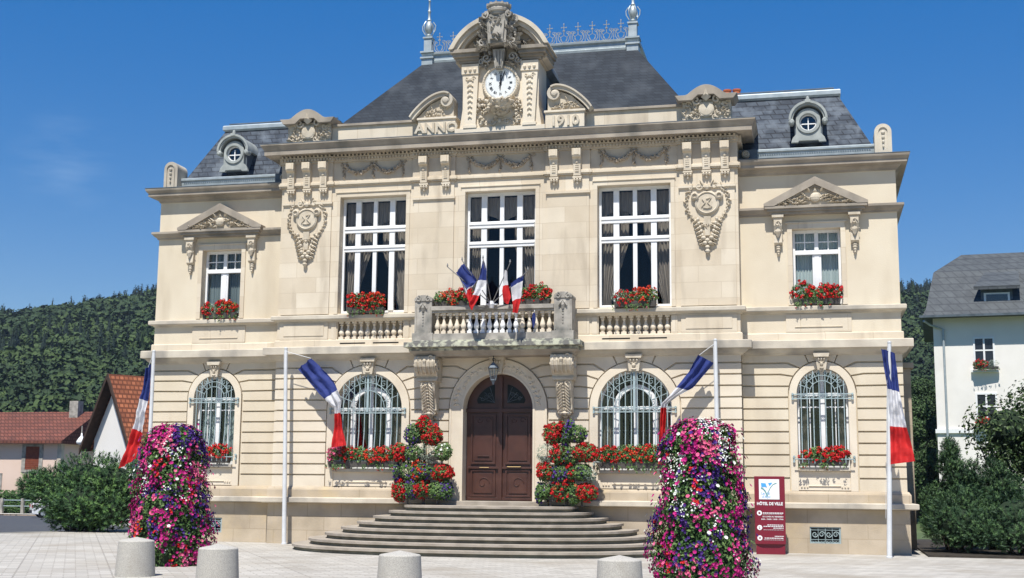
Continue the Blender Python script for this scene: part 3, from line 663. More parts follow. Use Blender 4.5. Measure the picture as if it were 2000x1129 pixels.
cp = [(-.1, 10.525), (.16, 10.525), (.17, 10.54), (.36, 10.54), (.365, 10.53), (.40, 10.53), (.40, 10.66), (.415, 10.665), (.43, 10.70), (.47, 10.77), (.49, 10.79), (.49, 10.825), (-.1, 10.86)]
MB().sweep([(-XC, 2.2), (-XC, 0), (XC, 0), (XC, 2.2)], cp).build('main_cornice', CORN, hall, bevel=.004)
b = MB(); b.sweep([(-XC, 2.2), (-XC, 0), (XC, 0), (XC, 2.2)], [(.0, 10.862), (.485, 10.828), (.495, 10.828), (.495, 10.842), (.0, 10.875)]); b.build('cornice_flashing', ZINCD, hall)
wc = [(-.1, 9.50), (.03, 9.50), (.05, 9.55), (.12, 9.60), (.13, 9.63), (.27, 9.65), (.27, 9.735), (.285, 9.745), (.33, 9.80), (.34, 9.835), (.34, 9.865), (-.1, 9.89)]
for sg in (-1, 1):
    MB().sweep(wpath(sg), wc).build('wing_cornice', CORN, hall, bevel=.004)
    MB().sweep(wpath(sg), [(.0, 9.892), (.345, 9.868), (.35, 9.868), (.35, 9.885), (.0, 9.91)]).build('cornice_flashing', ZINCD, hall)
# ---- consoles of frieze
cons = [-5.93, -5.46, -4.98, -2.10, -1.48, 1.48, 2.10, 4.98, 5.46, 5.93]
for x in cons:
    b = MB(); w = .115
    # side profile in y,z swept across x
    pr = [(-.09, 9.60), (-.16, 9.62), (-.17, 9.75), (-.18, 10.02), (-.19, 10.06), (-.27, 10.10), (-.29, 10.14), (-.29, 10.32), (-.05, 10.32), (-.05, 9.60)]
    vs = [(x - w + (0.02 if i in (0, 1, 2, 3) else 0), y, z) for i, (y, z) in enumerate(pr)] + [(x + w - (0.02 if i in (0, 1, 2, 3) else 0), y, z) for i, (y, z) in enumerate(pr)]
    n = len(pr); b.add(vs, [tuple(range(n)), tuple(range(n, 2 * n))[::-1]] + [(i, i + n, (i + 1) % n + n, (i + 1) % n) for i in range(n)])
    b.box(x - w * .6, x + w * .6, -.30, -.285, 10.15, 10.30); b.lump(x, -.19, 9.98, .045, .02, .045, n=8)
    for k in range(4): b.box(x - .05, x + .05, -.185, -.165, 9.72 + k * .055, 9.75 + k * .055)
    b.box(x - .12, x + .12, -.15, -.04, 9.555, 9.60)
    for q in (-1, 0, 1): b.lump(x + q * .075, -.11, 9.515, .042, .05, .05, n=7)
    b.lump(x, -.09, 9.44, .03, .035, .05, n=6)
    b.build('console', STONE, hall)
# ---- festoons
def festoon(b, x0, x1, z, y, sag=.3, drop=True):
    n = 26
    for i in range(n + 1):
        t = i / n; x = x0 + (x1 - x0) * t; zz = z - sag * 4 * t * (1 - t); th = .03 + .035 * sin(pi * t)
        for k in range(2): b.lump(x + U(-.015, .015), y - U(.02, .07), zz + U(-th, th) * .8, U(.028, .045), U(.03, .06), U(.028, .045), U(0, 3), n=5, m=3)
        if i % 2 == 0: b.leaf(x, zz, U(0, 6.28), U(.05, .09), .045, y, .04)
def drop(b, x, z, y, l=.35):
    for i in range(9): t = i / 8; w = .035 * (1 - t * .5); b.lump(x + U(-w, w), y - U(.015, .04), z - l * t, U(.02, .034), .03, U(.02, .035), n=5, m=3); b.leaf(x, z - l * t, U(-2.6, -.5), .07, .04, y, .03)
for c in (-3.58, 0, 3.58):
    b = MB()
    for x0, x1 in ((c - .80, c - .04), (c + .04, c + .80)):
        festoon(b, x0, x1, 10.22, -.012, .22)
    for x in (c - .85, c, c + .85):
        drop(b, x, 10.2, -.012, .30)
        for q in (-1, 1): b.curl(x + q * .06, 10.25, .05, -.012, 1, q, 0, .012, .02); b.leaf(x, 10.24, pi / 2 + q * .9, .12, .05, -.012, .03)
    b.build('festoon_relief', FEST, hall)
# ---- medallions
def medallion(cx):
    b = MB(); y = -.035; cz = 8.76
    b.lathe([(.31, 0), (.31, .05), (.27, .075), (.25, .05), (.0, .06)], (cx, y, cz), 28, axis='y')
    for p in ([(-.12, .1), (-.05, .0), (-.14, -.1)], [(-.02, .1), (.1, .12), (.02, 0), (.12, -.11)], [(-.1, -.12), (.0, -.14), (.1, -.12)]):
        b.tube([(cx + a, y - .07, cz + c) for a, c in p], .018, 5)
    for q in (-1, 1):
        b.lathe([(.10, 0), (.10, .10), (.06, .12), (.05, .08)], (cx + q * .31, y, cz + .18), 12, axis='y')
        b.curl(cx + q * .20, cz + .44, .10, y, 1.2, q, 0, .03, .05); b.curl(cx + q * .40, cz + .40, .07, y, 1.1, -q, 0, .022, .04)
        b.leaf(cx + q * .08, cz + .42, pi / 2 - q * .5, .2, .08, y, .07)
        # leafy branches curving down the sides
        for i in range(16):
            t = i / 15; a = radians(35 - 150 * t); rad = .46 + .05 * sin(t * 5)
            x = cx + q * rad * cos(a) * (1 if t < .6 else 1 - (t - .6) * 1.1); z = cz + .05 + .62 * sin(a) * (1.0)
            for k in (-1, 1): b.leaf(x, z, (a if q > 0 else pi - a) + k * .9 + U(-.3, .3), U(.09, .15), .055, y, U(.03, .06))
            b.lump(x, y - .02, z, .03, .03, .03, n=6, m=3)
        for i in range(7):
            t = i / 6; x = cx + q * (.24 - .17 * t); z = cz - .42 - .62 * t
            b.leaf(x, z, pi / 2 - q * (2.2 - .4 * t), .16, .08, y, .06); b.leaf(x, z, -pi / 2 + q * .9, .13, .07, y, .06)
            b.lump(x, y - .03, z, .045, .045, .05, n=6, m=4)
    b.lump(cx, y - .04, cz + .40, .08, .07, .08); b.plate([(cx - .09, cz - .35), (cx + .09, cz - .35), (cx + .06, cz - .85), (cx - .06, cz - .85)], y - .04, y)
    for i, (dx, dz) in enumerate([(-.1, -.92), (.1, -.92), (-.06, -1.05), (.07, -1.05), (0, -1.16), (0, -.98), (0, -1.26)]): b.lump(cx + dx, y - .06, cz + dz, .065, .07, .06, n=7)
    b.leaf(cx, cz - 1.25, -pi / 2, .14, .06, y, .05)
    b.build('medallion_relief', CARVE, hall)
medallion(-5.46); medallion(5.46)
# ---- large upper windows
def bigwin(c, h, z0, seed):
    random.seed(seed); f = MB(); yy = .24; z1 = 9.345; t1, t2 = 8.43, 7.90
    f.plate(rect(c - h + .002, c + h - .002, z0, z1 - .002), yy, yy + .09, [rect(c - h + .07, c + h - .07, z0 + .09, z1 - .09)])
    for z, w in ((t1, .055), (t2, .05)): f.box(c - h + .07, c + h - .07, yy - .05, yy + .07, z - w, z + w); f.box(c - h + .07, c + h - .07, yy - .07, yy + .0, z + w - .02, z + w + .012)
    for x, w in ((-.49, .075), (0, .055), (.49, .075)):
        for a, b_ in ((z0 + .09, t2 - .05), (t2 + .06, t1 - .055), (t1 + .065, z1 - .09)): f.box(c + x - w, c + x + w, yy - .03, yy + .06, a, b_)
    for a, b_ in ((t2 + .062, t2 + .12), (t1 + .067, t1 + .13)):
        for x0, x1 in ((-h + .07, -.565), (-.415, -.055), (.055, .415), (.565, h - .07)): f.box(c + x0, c + x1, yy - .01, yy + .05, a, b_)
    f.build('window_frame', WHITE, hall, bevel=.004)
    g = MB(); g.add([(c - h + .05, yy + .035, z0 + .05), (c + h - .05, yy + .035, z0 + .05), (c + h - .05, yy + .035, z1 - .05), (c - h + .05, yy + .035, z1 - .05)], [(0, 1, 2, 3)]); g.build('glass_pane', GLASS, hall)
    cu = MB(); n = 22
    for q in (-1, 1):
        for (a0, a1, top, bot) in (((h - .06), U(.12, .42), 9.25, 6.1),):
            rows = 12; vs = []
            for j in range(rows + 1):
                t = j / rows; z = top + (bot - top) * t
                # swept back towards the side as it falls to the tie
                wd = (a0 - a1) * (1 if t < .42 else max(.30, 1 - (t - .42) * U(1.3, 1.4)))
                for i in range(n + 1): s_ = i / n; vs.append((c + q * (a0 - wd * s_), yy + .24 + .03 * sin(i * 1.9), z))
            cu.add(vs, [(j * (n + 1) + i, j * (n + 1) + i + 1, (j + 1) * (n + 1) + i + 1, (j + 1) * (n + 1) + i) for j in range(rows) for i in range(n)])
    # pelmet swags at the head
    vs = []; m_ = 40
    for i in range(m_ + 1):
        x = c - h + .06 + (2 * h - .12) * i / m_; vs += [(x, yy + .2 + .02 * sin(i * 2), 9.25), (x, yy + .2 + .02 * sin(i * 2), 8.55 + .2 * abs(sin(i * pi / 20)))]
    cu.add(vs, [(2 * i, 2 * i + 2, 2 * i + 3, 2 * i + 1) for i in range(m_)])
    cu.build('curtain', CURT, hall)
bigwin(-3.565, .945, 6.13, 1); bigwin(0, .962, 5.27, 2); bigwin(3.57, .955, 6.13, 3)
# balustrades beneath outer windows
def baluster(b, x, y, z0, z1, s=1, mi=None, n=10):
    h = z1 - z0
    b.box(x - .062 * s, x + .062 * s, y - .062 * s, y + .062 * s, z0, z0 + h * .13, mi)
    pr = [(.045, .13), (.05, .17), (.034, .20), (.062, .27), (.073, .34), (.068, .42), (.045, .54), (.030, .66), (.028, .76), (.045, .79), (.046, .83), (.030, .86), (.04, .89)]
    b.lathe([(r_ * s, z0 + h * t) for r_, t in pr], (x, y, 0), n, mi)
    b.box(x - .055 * s, x + .055 * s, y - .055 * s, y + .055 * s, z0 + h * .89, z1, mi)
for c in (-3.565, 3.57):
    b = MB()
    for i in range(10): baluster(b, c - .93 + 1.86 * (i + .5) / 10, .09, 5.432, 5.912, 1.1)
    b.build('balustrade', STONE2, hall, smooth='auto')
    b = MB(); b.box(c - .93, c + .93, .33, .36, 5.43, 5.92); b.build('balustrade_back', STONE2, hall)
    b = MB()
    for q in (-1, 1): b.box(c + q * .47 - .36, c + q * .47 + .36, -.053, -.045, 5.295, 5.33)
    b.build('slot_shade', DARK, hall)  # thin dark boxes on the face; the slots' inner shade put in as colour
    for q in (-1, 1): b = MB(); b.box(c + q * 1.03 - .07, c + q * 1.03 + .07, -.02, 0, 5.43, 5.9); b.build('pedestal_panel', STONE, hall)
# ---- wing upper windows with pediment
for sg in (-1, 1):
    c = sg * 8.15; y = YW
    b = MB(); b.plate([(c - .72, 6.12), (c - .595, 6.12), (c - .595, 8.08), (c + .595, 8.08), (c + .595, 6.12), (c + .72, 6.12), (c + .72, 8.22), (c - .72, 8.22)], y - .03, y)
    b.plate([(c - .76, 8.22), (c + .76, 8.22), (c + .76, 8.25), (c - .76, 8.25)], y - .055, y)
    b.box(c - .80, c + .80, y - .03, y, 5.43, 5.90); b.box(c - .58, c + .58, y - .05, y - .029, 5.56, 5.58)
    b.build('window_surround', STONE, hall, bevel=.004)
    f = MB(); yy = y + .22; f.plate(rect(c - .593, c + .593, 6.13, 8.078), yy, yy + .09, [rect(c - .53, c + .53, 6.2, 8.0)])
    f.box(c - .53, c + .53, yy - .05, yy + .06, 7.44, 7.55); f.box(c - .06, c + .06, yy - .02, yy + .05, 6.2, 7.44); f.box(c - .05, c + .05, yy - .01, yy + .05, 7.55, 8.0)
    for q in (-1, 1): f.box(c + q * .29 - .014, c + q * .29 + .014, yy + .01, yy + .045, 7.55, 8.0); f.box(c + q * .29 - .24, c + q * .29 + .24, yy + .012, yy + .043, 7.755, 7.78); f.box(*sorted((c + q * .06, c + q * .11)), yy - .01, yy + .04, 6.2, 7.44)
    f.build('window_frame', WHITE, hall, bevel=.004)
    g = MB(); g.add([(c - .55, yy + .05, 6.16), (c + .55, yy + .05, 6.16), (c + .55, yy + .05, 8.03), (c - .55, yy + .05, 8.03)], [(0, 1, 2, 3)]); g.build('glass_pane', GLASS, hall)
    k = MB(); n = 60; k.add([(c - .55 + 1.1 * i / n, yy + .16 + .015 * sin(i * 1.6), z) for z in (6.15, 8.03) for i in range(n + 1)], [(i, i + 1, n + 2 + i, n + 1 + i) for i in range(n)]); k.build('window_blind', SHEER if sg > 0 else BLIND, hall)
    # entablature string across the wing
    lo, hi = sorted((sg * (XC + .001), sg * XW))
    MB().sweep([(lo, YW), (hi, YW), (hi, 8.6)] if sg > 0 else [(lo, 8.6), (lo, YW), (hi, YW)], [(-.05, 8.43), (.04, 8.43), (.05, 8.47), (.10, 8.50), (.15, 8.56), (.17, 8.57), (.17, 8.63), (-.05, 8.66)]).build('wing_string', CORN, hall, bevel=.003)
    # pediment
    b = MB(); e = 1.16; ax = 9.36
    b.box(c - e + .02, c + e - .02, y - .20, y, 8.432, 8.50); b.box(c - e - .04, c + e + .04, y - .26, y, 8.50, 8.565); b.box(c - e - .10, c + e + .10, y - .30, y, 8.565, 8.632)
    for q in (-1, 1):
        p = [(c + q * 1.28, 8.633), (c + q * 1.02, 8.633), (c, 9.16), (c, 9.36), (c + q * 1.28, 8.70)]
        b.plate(p, y - .31, y)
        p = [(c + q * 1.02, 8.635), (c + q * .93, 8.635), (c, 9.10), (c, 9.158)]; b.plate(p, y - .25, y)
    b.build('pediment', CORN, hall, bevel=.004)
    b = MB(); b.plate([(c - 1.0, 8.634), (c + 1.0, 8.634), (c, 9.14)], y - .20, y - .001); yy2 = y - .20
    b.lump(c, yy2 - .03, 8.83, .13, .09, .13, n=12, m=6); b.leaf(c - .12, 8.98, 2.2, .16, .1, yy2, .09); b.leaf(c + .12, 8.98, .9, .16, .1, yy2, .09); b.curl(c, 8.83, .16, yy2, 1, 1, 0, .02, .02)
    for q in (-1, 1):
        for i in range(26):
            t = (i % 13) / 12; x = c + q * (.14 + .72 * t); z = 8.69 + .26 * (1 - t) * U(.0, 1.1)
            b.leaf(x, z, (0 if q > 0 else pi) + U(-.8, .8), U(.09, .16), .07, yy2, U(.05, .10)); b.lump(x, yy2 - .03, z, .03, .04, .03, n=6, m=3)
    b.leaf(c, 8.93, pi / 2, .15, .12, yy2, .06)
    b.build('tympanum_relief', CARVE, hall)
    for q in (-1, 1):
        x = c + q * .94; b = MB()
        b.box(x - .145, x + .145, y - .22, y, 8.36, 8.431); b.box(x - .12, x + .12, y - .18, y, 8.30, 8.359)
        pr = [(-.19, 8.30), (-.20, 8.15), (-.15, 8.05), (-.10, 7.95), (-.12, 7.80), (-.13, 7.72), (-.05, 7.66), (0, 7.66), (0, 8.30)]
        w = .10; n = len(pr); b.add([(x - w, y + a, z) for a, z in pr] + [(x + w, y + a, z) for a, z in pr], [tuple(range(n)), tuple(range(n, 2 * n))[::-1]] + [(i, i + n, (i + 1) % n + n, (i + 1) % n) for i in range(n)])
        b.curl(x, 8.20, .075, y - .2, 1.2, 1, 0, .02, .02); b.leaf(x, 8.12, -pi / 2, .28, .15, y - .14, .06)
        for s2 in (-1, 1): b.curl(x + s2 * .06, 8.02, .05, y - .12, 1, s2, 0, .014, .02)
        for i, z in enumerate((7.62, 7.56, 7.49, 7.43)): b.lump(x, y - .05, z, .07 - i * .013, .05, .045, n=7); 
        b.lump(x, y - .08, 7.78, .06, .06, .05)
        b.build('window_console', CARVE, hall)
# ---- right hand side buttress strip
b = MB(); b.box(XW - .01, XW + .38, 3.2, 5.2, -.3, 4.75); b.box(XW - .01, XW + .46, 3.1, 5.3, 4.75, 4.9); b.build('side_buttress', BASEST, hall, bevel=.01)
# ---- balcony
bal = MB(); bal.box(-2.10, 2.10, -.84, -.001, 5.082, 5.26); bal.box(-2.32, 2.32, -.90, -.29, 5.085, 5.215)
bal.box(-2.22, 2.22, -.76, -.001, 5.0, 5.0815)
balc = bal.build('balcony', LICHEN, hall, bevel=.01)
b = MB(); b.sweep([(-2.2, -.28), (-2.2, -.70), (2.2, -.70), (2.2, -.28)], [(-.15, 4.86), (-.1, 4.87), (-.05, 4.93), (-.02, 4.94), (.03, 4.998), (-.15, 4.998)]); b.box(-1.42, 1.42, -.60, -.001, 4.87, 4.998); b.build('balcony_soffit', CORN, hall)
for sg in (-1, 1):
    x = sg * 1.85; b = MB()
    b.box(x - .28, x + .28, -.79, -.2, 5.217, 5.46); b.box(x - .23, x + .23, -.75, -.24, 5.46, 6.30)
    b.plate([(x - .24, 6.30), (x + .24, 6.30)] + [(x + .24 * cos(radians(a)), 6.34 + .12 * sin(radians(a))) for a in range(0, 181, 20)], -.77, -.22)
    for q in (-1, 1): b.curl(x + q * .13, 6.36, .085, -.76, 1.2, q, pi / 2, .022, .02); b.leaf(x, 6.25, -pi / 2 + q * .6, .2, .1, -.75, .05); b.box(x + q * .19 - .012, x + q * .19 + .012, -.765, -.749, 5.5, 6.15)
    b.leaf(x, 6.22, -pi / 2, .22, .13, -.75, .06)
    for i in range(5): b.lump(x, -.755, 5.97 - i * .075, .035 - i * .004, .02, .03, n=6, m=3)
    b.build('balcony_pier', GREYST, hall, bevel=.008)
b = MB(); b.box(-1.569, 1.569, -.76, -.54, 5.262, 5.44); b.build('balustrade_base', GREYST, hall, bevel=.008)
b = MB(); b.box(-1.62, 1.62, -.80, -.50, 6.04, 6.15); b.box(-1.62, 1.62, -.75, -.55, 5.98, 6.04); b.build('balcony_rail', GREYST, hall, bevel=.01)
b = MB(); w = MB(); b_r = MB()
for i in range(18):
    x = -1.57 + 3.14 * (i + .5) / 18; baluster(w if 5 <= i <= 12 else b if i < 5 else b_r, x, -.65, 5.442, 5.982, .98)
b.build('balustrade', STONE2, hall, smooth='auto'); b_r.build('balustrade', STONE2, hall, smooth='auto'); w.build('white_balusters', WHITE, hall, smooth='auto')
# side returns of balcony
for sg in (-1, 1): b = MB(); b.box(sg * 1.85 - .1, sg * 1.85 + .1, -.239, -.05, 5.262, 6.10); b.build('balustrade_return', STONE2, hall)
# corbels carrying the balcony
for sg in (-1, 1):
    x = sg * 1.80; b = MB()
    pr = [(-.02, 4.86), (-.70, 4.86), (-.72, 4.80), (-.72, 4.70), (-.70, 4.60), (-.62, 4.48), (-.52, 4.42), (-.46, 4.36), (-.46, 4.30), (-.02, 4.30)]
    w_ = .28; n = len(pr); b.add([(x - w_, a, z) for a, z in pr] + [(x + w_, a, z) for a, z in pr], [tuple(range(n)), tuple(range(n, 2 * n))[::-1]] + [(i, i + n, (i + 1) % n + n, (i + 1) % n) for i in range(n)])
    for q in (-2, -1, 0, 1, 2):
        b.tube([(x + q * .11, -.70, 4.80), (x + q * .11, -.735, 4.72), (x + q * .11, -.715, 4.60), (x + q * .11, -.635, 4.47), (x + q * .11, -.54, 4.41)], .026, 6)
    for q in (-1, 1):
        b.curl(x + q * .15, 4.82, .07, -.70, 1, q, 0, .022, .02)
        # spiral on the sides
        pts = []
        for i in range(22): t = i / 21; a_ = t * 2.6 * pi; r_ = .2 * (1 - .8 * t); pts.append((x + q * .285, -.47 - r_ * cos(a_), 4.62 + r_ * sin(a_)))
        b.tube(pts, .025, 5)
    b.lump(x, -.73, 4.74, .05, .05, .06)
    b.box(x - .27, x + .27, -.50, -.02, 4.24, 4.299)
    pr = [(-.02, 4.24), (-.44, 4.24), (-.45, 4.12), (-.40, 3.98), (-.30, 3.80), (-.24, 3.62), (-.22, 3.50), (-.14, 3.42), (-.02, 3.42)]
    w_ = .20; n = len(pr); b.add([(x - w_, a, z) for a, z in pr] + [(x + w_, a, z) for a, z in pr], [tuple(range(n)), tuple(range(n, 2 * n))[::-1]] + [(i, i + n, (i + 1) % n + n, (i + 1) % n) for i in range(n)])
    for i in range(9):
        t = i / 8; z = 4.16 - .62 * t; yv = -.44 + .2 * t
        for q in (-1, 1): b.leaf(x + q * .03, z, -pi / 2 + q * .8, .17, .09, yv, .05)
        b.lump(x, yv - .03, z, .03, .03, .04, n=6, m=3)
    for q in (-1, 1): b.curl(x + q * .1, 4.16, .07, -.45, 1.1, q, 0, .02, .02)
    for i in range(6): b.lump(x + (i % 3 - 1) * .11, -.22, 3.50 - (i // 3) * .09, .07, .07, .06)
    b.lump(x, -.12, 3.34, .08, .08, .06); b.leaf(x, 3.32, -pi / 2, .16, .12, -.04, .06)
    for q in (-1, 1): b.leaf(x + q * .06, 3.36, -pi / 2 + q * .9, .18, .1, -.03, .05)
    b.build('balcony_corbel', CARVE, hall)
# ---- steps
def ell(xe, yf, y0=-.9, n=44, e=2.45):
    pts = [(-xe, -.19), (-xe, y0)]
    for i in range(1, n):
        a = pi * i / n; c_, s_ = cos(a), sin(a)
        pts.append((-xe * (abs(c_) ** (2 / e)) * (1 if c_ > 0 else -1), y0 - (yf - abs(y0)) * abs(s_) ** (2 / e)))
    return pts + [(xe, y0), (xe, -.19)]
stp = None
for k in range(1, 9):
    z1 = .1335 * k; xe = 5.20 - .38 * k; yf = 4.95 - .395 * k
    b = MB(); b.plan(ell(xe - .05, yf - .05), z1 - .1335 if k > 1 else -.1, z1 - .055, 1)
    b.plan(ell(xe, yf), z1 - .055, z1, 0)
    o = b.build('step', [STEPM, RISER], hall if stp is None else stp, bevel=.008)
    if stp is None: stp = o; o.name = 'entrance_steps'
# ---- parapet
for sg in (-1, 1):
    a, c_ = sorted((sg * 2.30, sg * 4.85)); b = MB(); b.box(a, c_, .08, .35, 10.86, 11.37); b.build('parapet', STONE, hall)
    b = MB(); b.box(a, c_, .02, .40, 11.371, 11.44); b.build('parapet_coping', CORN, hall, bevel=.008)
# inscription blocks + broken pediments
for sg, txt in ((-1, 'ANNO'), (1, '1910')):
    a, c_ = sorted((sg * 1.24, sg * 2.29)); b = MB(); b.box(a, c_, -.13, .4, 10.862, 11.36); b.box(a - .03, c_ + .03, -.17, .42, 11.361, 11.42)
    b.build('inscription_block', STONE2, hall, bevel=.008)
    b = MB(); b.text(txt, (a + c_) / 2, -.13, 11.0, .38, .045, bold=.012, sx=1.04); b.build('inscription', CARVE, hall)
    # scroll pediment
    b = MB(); P_ = []
    for i in range(15):
        t = i / 14; x = 2.52 - .98 * t; z = 11.44 + .66 * sin(t * pi * .5) ** .85; P_.append((x, z))
    ex, ez, er = 1.50, 11.86, .235
    for i in range(1, 22):
        q = radians(80 + 330 * i / 21 * 1.25); r_ = er * (1 - .62 * i / 21); P_.append((ex - r_ * cos(q) * -1 if False else ex + r_ * cos(q), ez + r_ * sin(q)))
    P_ = [(sg * x, z) for x, z in P_]
    th = [.13] * 15 + [.10 - .0032 * i for i in range(21)]
    b.strip(P_, -.22, .34, [t * (-sg) * -1 * -1 if False else (t if sg < 0 else -t) for t in th])
    b.strip([(x, z + .012) for x, z in P_[:17]], -.27, .36, [(.045 if sg < 0 else -.045)] * 17)
    b.lathe([(.10, 0), (.10, .52), (.06, .56), (.0, .57)], (sg * ex, .3, ez), 14, axis='y')
    b.build('scroll_pediment', LEDGE, hall)
    b = MB(); b.plate([(sg * 2.34, 11.42), (sg * 1.30, 11.42), (sg * 1.30, 11.85), (sg * 1.62, 11.95), (sg * 1.95, 11.80)], -.10, .3)
    for i in range(16): x = sg * U(1.45, 2.15); b.leaf(x, 11.46 + U(0, max(.05, .42 - abs(abs(x) - 1.55) * .6)), U(0, 6.28), U(.08, .14), .07, -.10, .05); b.lump(sg * U(1.5, 2.1), -.11, 11.47 + U(0, .2), .035, .035, .035, n=6, m=3)
    b.build('scroll_relief', CARVE, hall)
# ---- cartouches at the parapet corners
for sg in (-1, 1):
    c = sg * 5.48; b = MB(); b.box(c - .62, c + .62, -.06, .5, 10.862, 11.50)
    b.build('cartouche_block', CARVE, hall)
    b = MB(); top = []
    for i in range(25):
        t = -1 + 2 * i / 24; x = c + t * .80; z = 11.58 + (.26 * (cos(t / .62 * pi / 2)) if abs(t) < .62 else 0); top.append((x, z))
    b.plate([(c - .70, 11.44), (c - .35, 11.44), (c - .2, 11.58), (c + .2, 11.58), (c + .35, 11.44), (c + .70, 11.44)] + top[::-1], -.26, .5)
    b.build('cartouche_cap', CORN, hall, bevel=.01)
    b = MB(); y = -.06; b.lathe([(.2, 0), (.2, .06), (.16, .08), (.0, .09)], (c, y, 11.22), 16, axis='y'); b.plate([(c - .14, 11.05), (c + .14, 11.05), (c + .17, 11.4), (c - .17, 11.4)], y - .07, y)
    b.leaf(c, 11.42, pi / 2, .3, .26, y - .1, .12)
    for q in (-1, 1):
        b.curl(c + q * .26, 11.47, .12, y - .04, 1.3, q, 0, .035, .05); b.curl(c + q * .47, 11.36, .09, y, 1.1, -q, 0, .03, .05); b.curl(c + q * .2, 11.02, .08, y, 1.1, -q, 0, .025, .05)
        for i in range(18): b.leaf(c + q * U(.22, .55), U(10.95, 11.4), U(0, 6.28), U(.09, .17), .08, y, U(.04, .08)); b.lump(c + q * U(.25, .58), y - .02, U(10.92, 11.4), .04, .045, .04, n=6, m=3)
    b.build('cartouche_relief', CARVE, hall)
# ---- clock gable
yg = -.15
gb = MB(); gb.box(-1.24, 1.24, yg - .04, .9, 10.862, 11.05)
gb.plate([(-1.13, 11.05), (1.13, 11.05), (1.05, 11.6), (1.05, 12.85), (-1.05, 12.85), (-1.05, 11.6)], yg + .05, .9)
gable = gb.build('clock_gable', STONE2, hall, bevel=.006)
b = MB(); b.plate([(-1.1, 12.85), (1.1, 12.85)] + arc(0, 12.66, 1.30, 12, 168, 20), yg + .08, .85); b.build('gable_tympanum', FRIEZE, gable)
for q in (-1, 1):
    b = MB(); b.plate([(q * .66, 11.10), (q * .96, 11.10), (q * 1.04, 12.55), (q * .60, 12.55)], yg - .04, yg + .05); b.box(*sorted((q * .63, q * 1.0)), yg - .06, yg + .05, 11.05, 11.13)
    b.box(*sorted((q * .575, q * 1.06)), yg - .07, yg + .05, 12.551, 12.83)
    for i in range(3): b.lump(q * .82 + (i - 1) * .13, yg - .08, 12.66, .045, .04, .05, n=8)
    for i in range(8):
        z = 12.42 - i * .15; s_ = 1.2 - .07 * i; b.lump(q * .82, yg - .05, z, .045 * s_, .03, .05 * s_, n=6)
        for k in (-1, 1): b.leaf(q * .82, z, -pi / 2 + k * .9, .10 * s_, .05, yg - .04, .03)
    for k in (-1, 1): b.curl(q * .82 + k * .09, 12.44, .06, yg - .04, 1, k, 0, .016, .02)
    b.build('gable_pilaster', STONE2, gable, bevel=.003)
    b = MB(); xa, xb = sorted((q * .55, q * 1.15)); 
    for e, z0, z1 in ((.0, 12.86, 12.93), (.06, 12.93, 13.0), (.14, 13.0, 13.10), (.20, 13.10, 13.20)):
        xs = sorted((q * (.58 - e * .3), q * (1.14 + e))); b.box(xs[0], xs[1], yg - .06 - e, .85, z0, z1 - .001)
    b.build('gable_entablature', CORN, gable, bevel=.008)
b = MB()
def gring(r1, r2, y0, a0=0):
    A = [p for p in arc(0, 12.653, r1, 180 - 21, 21, 30)]; B = [p for p in arc(0, 12.653, r2, 21, 180 - 21, 30)]
    B = [(x, max(z, 13.2)) for x, z in B]; A = [(x, max(z, 13.2)) for x, z in A]; b.plate(A + B, y0, .85)
gring(1.477, 1.36, yg - .30); gring(1.358, 1.25, yg - .22); gring(1.248, 1.17, yg - .12)
b.build('gable_arch', LEDGE, gable, bevel=.008)
b = MB()
for q in (-1, 1):
    for i in range(26): a = radians(U(40, 85)); rad = U(.7, 1.1); b.leaf(q * rad * cos(a) * .9, 12.72 + rad * sin(a) * .9, U(0, 6.28), U(.12, .22), .1, yg + .05, U(.05, .12))
    b.curl(q * .42, 13.92, .13, yg - .22, 1.4, -q, pi / 2, .045, .1); b.curl(q * .36, 12.95, .12, yg - .05, 1.3, q, 0, .035, .1)
    b.curl(q * .5, 12.86, .09, yg - .05, 1.3, -q, 0, .03, .06)
    for i in range(14): b.leaf(q * U(.2, .5), U(12.72, 13.05), U(0, 6.28), U(.1, .18), .09, yg, U(.06, .12)); 
    for i in range(14): z = U(13.15, 13.85); b.leaf(q * U(.26, .52), z, U(0, 6.28), U(.12, .2), .1, yg - .12, U(.08, .14)); b.lump(q * U(.3, .5), yg - .16, z, .05, .06, .05, n=6)
b.plate([(-.24, 13.25), (.24, 13.25), (.30, 14.05), (-.30, 14.05)], yg - .42, yg + .1)
b.plate([(-.18, 13.35), (.18, 13.35), (.22, 13.85), (-.22, 13.85)], yg - .48, yg - .41)
b.plate([(-.10, 12.62), (.10, 12.62), (.17, 13.15), (-.17, 13.15)], yg - .20, yg + .1)
for i in (-1, 0, 1): b.tube([(i * .05, yg - .21, 12.66), (i * .10, yg - .23, 13.1)], .022, 6)
for q in (-1, 1):
    for i in range(46):
        z = U(13.2, 14.05); x = q * U(.24, .30 + .25 * (14.3 - z) / 1.1); b.leaf(x, z, U(0, 6.28), U(.12, .22), .11, yg - .26, U(.08, .16)); 
        if i % 2: b.lump(q * U(.26, .5), yg - .27, U(13.2, 13.95), U(.04, .065), .08, U(.04, .065), n=6)
    b.curl(q * .33, 14.02, .10, yg - .40, 1.4, q, pi / 2, .035, .1); b.curl(q * .42, 13.30, .12, yg - .28, 1.4, -q, 0, .035, .08)
for i in range(22): b.leaf(U(-.16, .16), U(13.3, 13.95), U(0, 6.28), U(.08, .15), .07, yg - .48, U(.03, .07))
b.build('gable_cartouche', GREYST, gable)
b = MB(); b.lathe([(.24, 0), (.26, .03), (.26, .07), (.30, .10), (.31, .16), (.29, .20), (.33, .25), (.33, .30), (.30, .31), (.28, .27), (.0, .27)], (0, yg - .22, 14.05), 18)
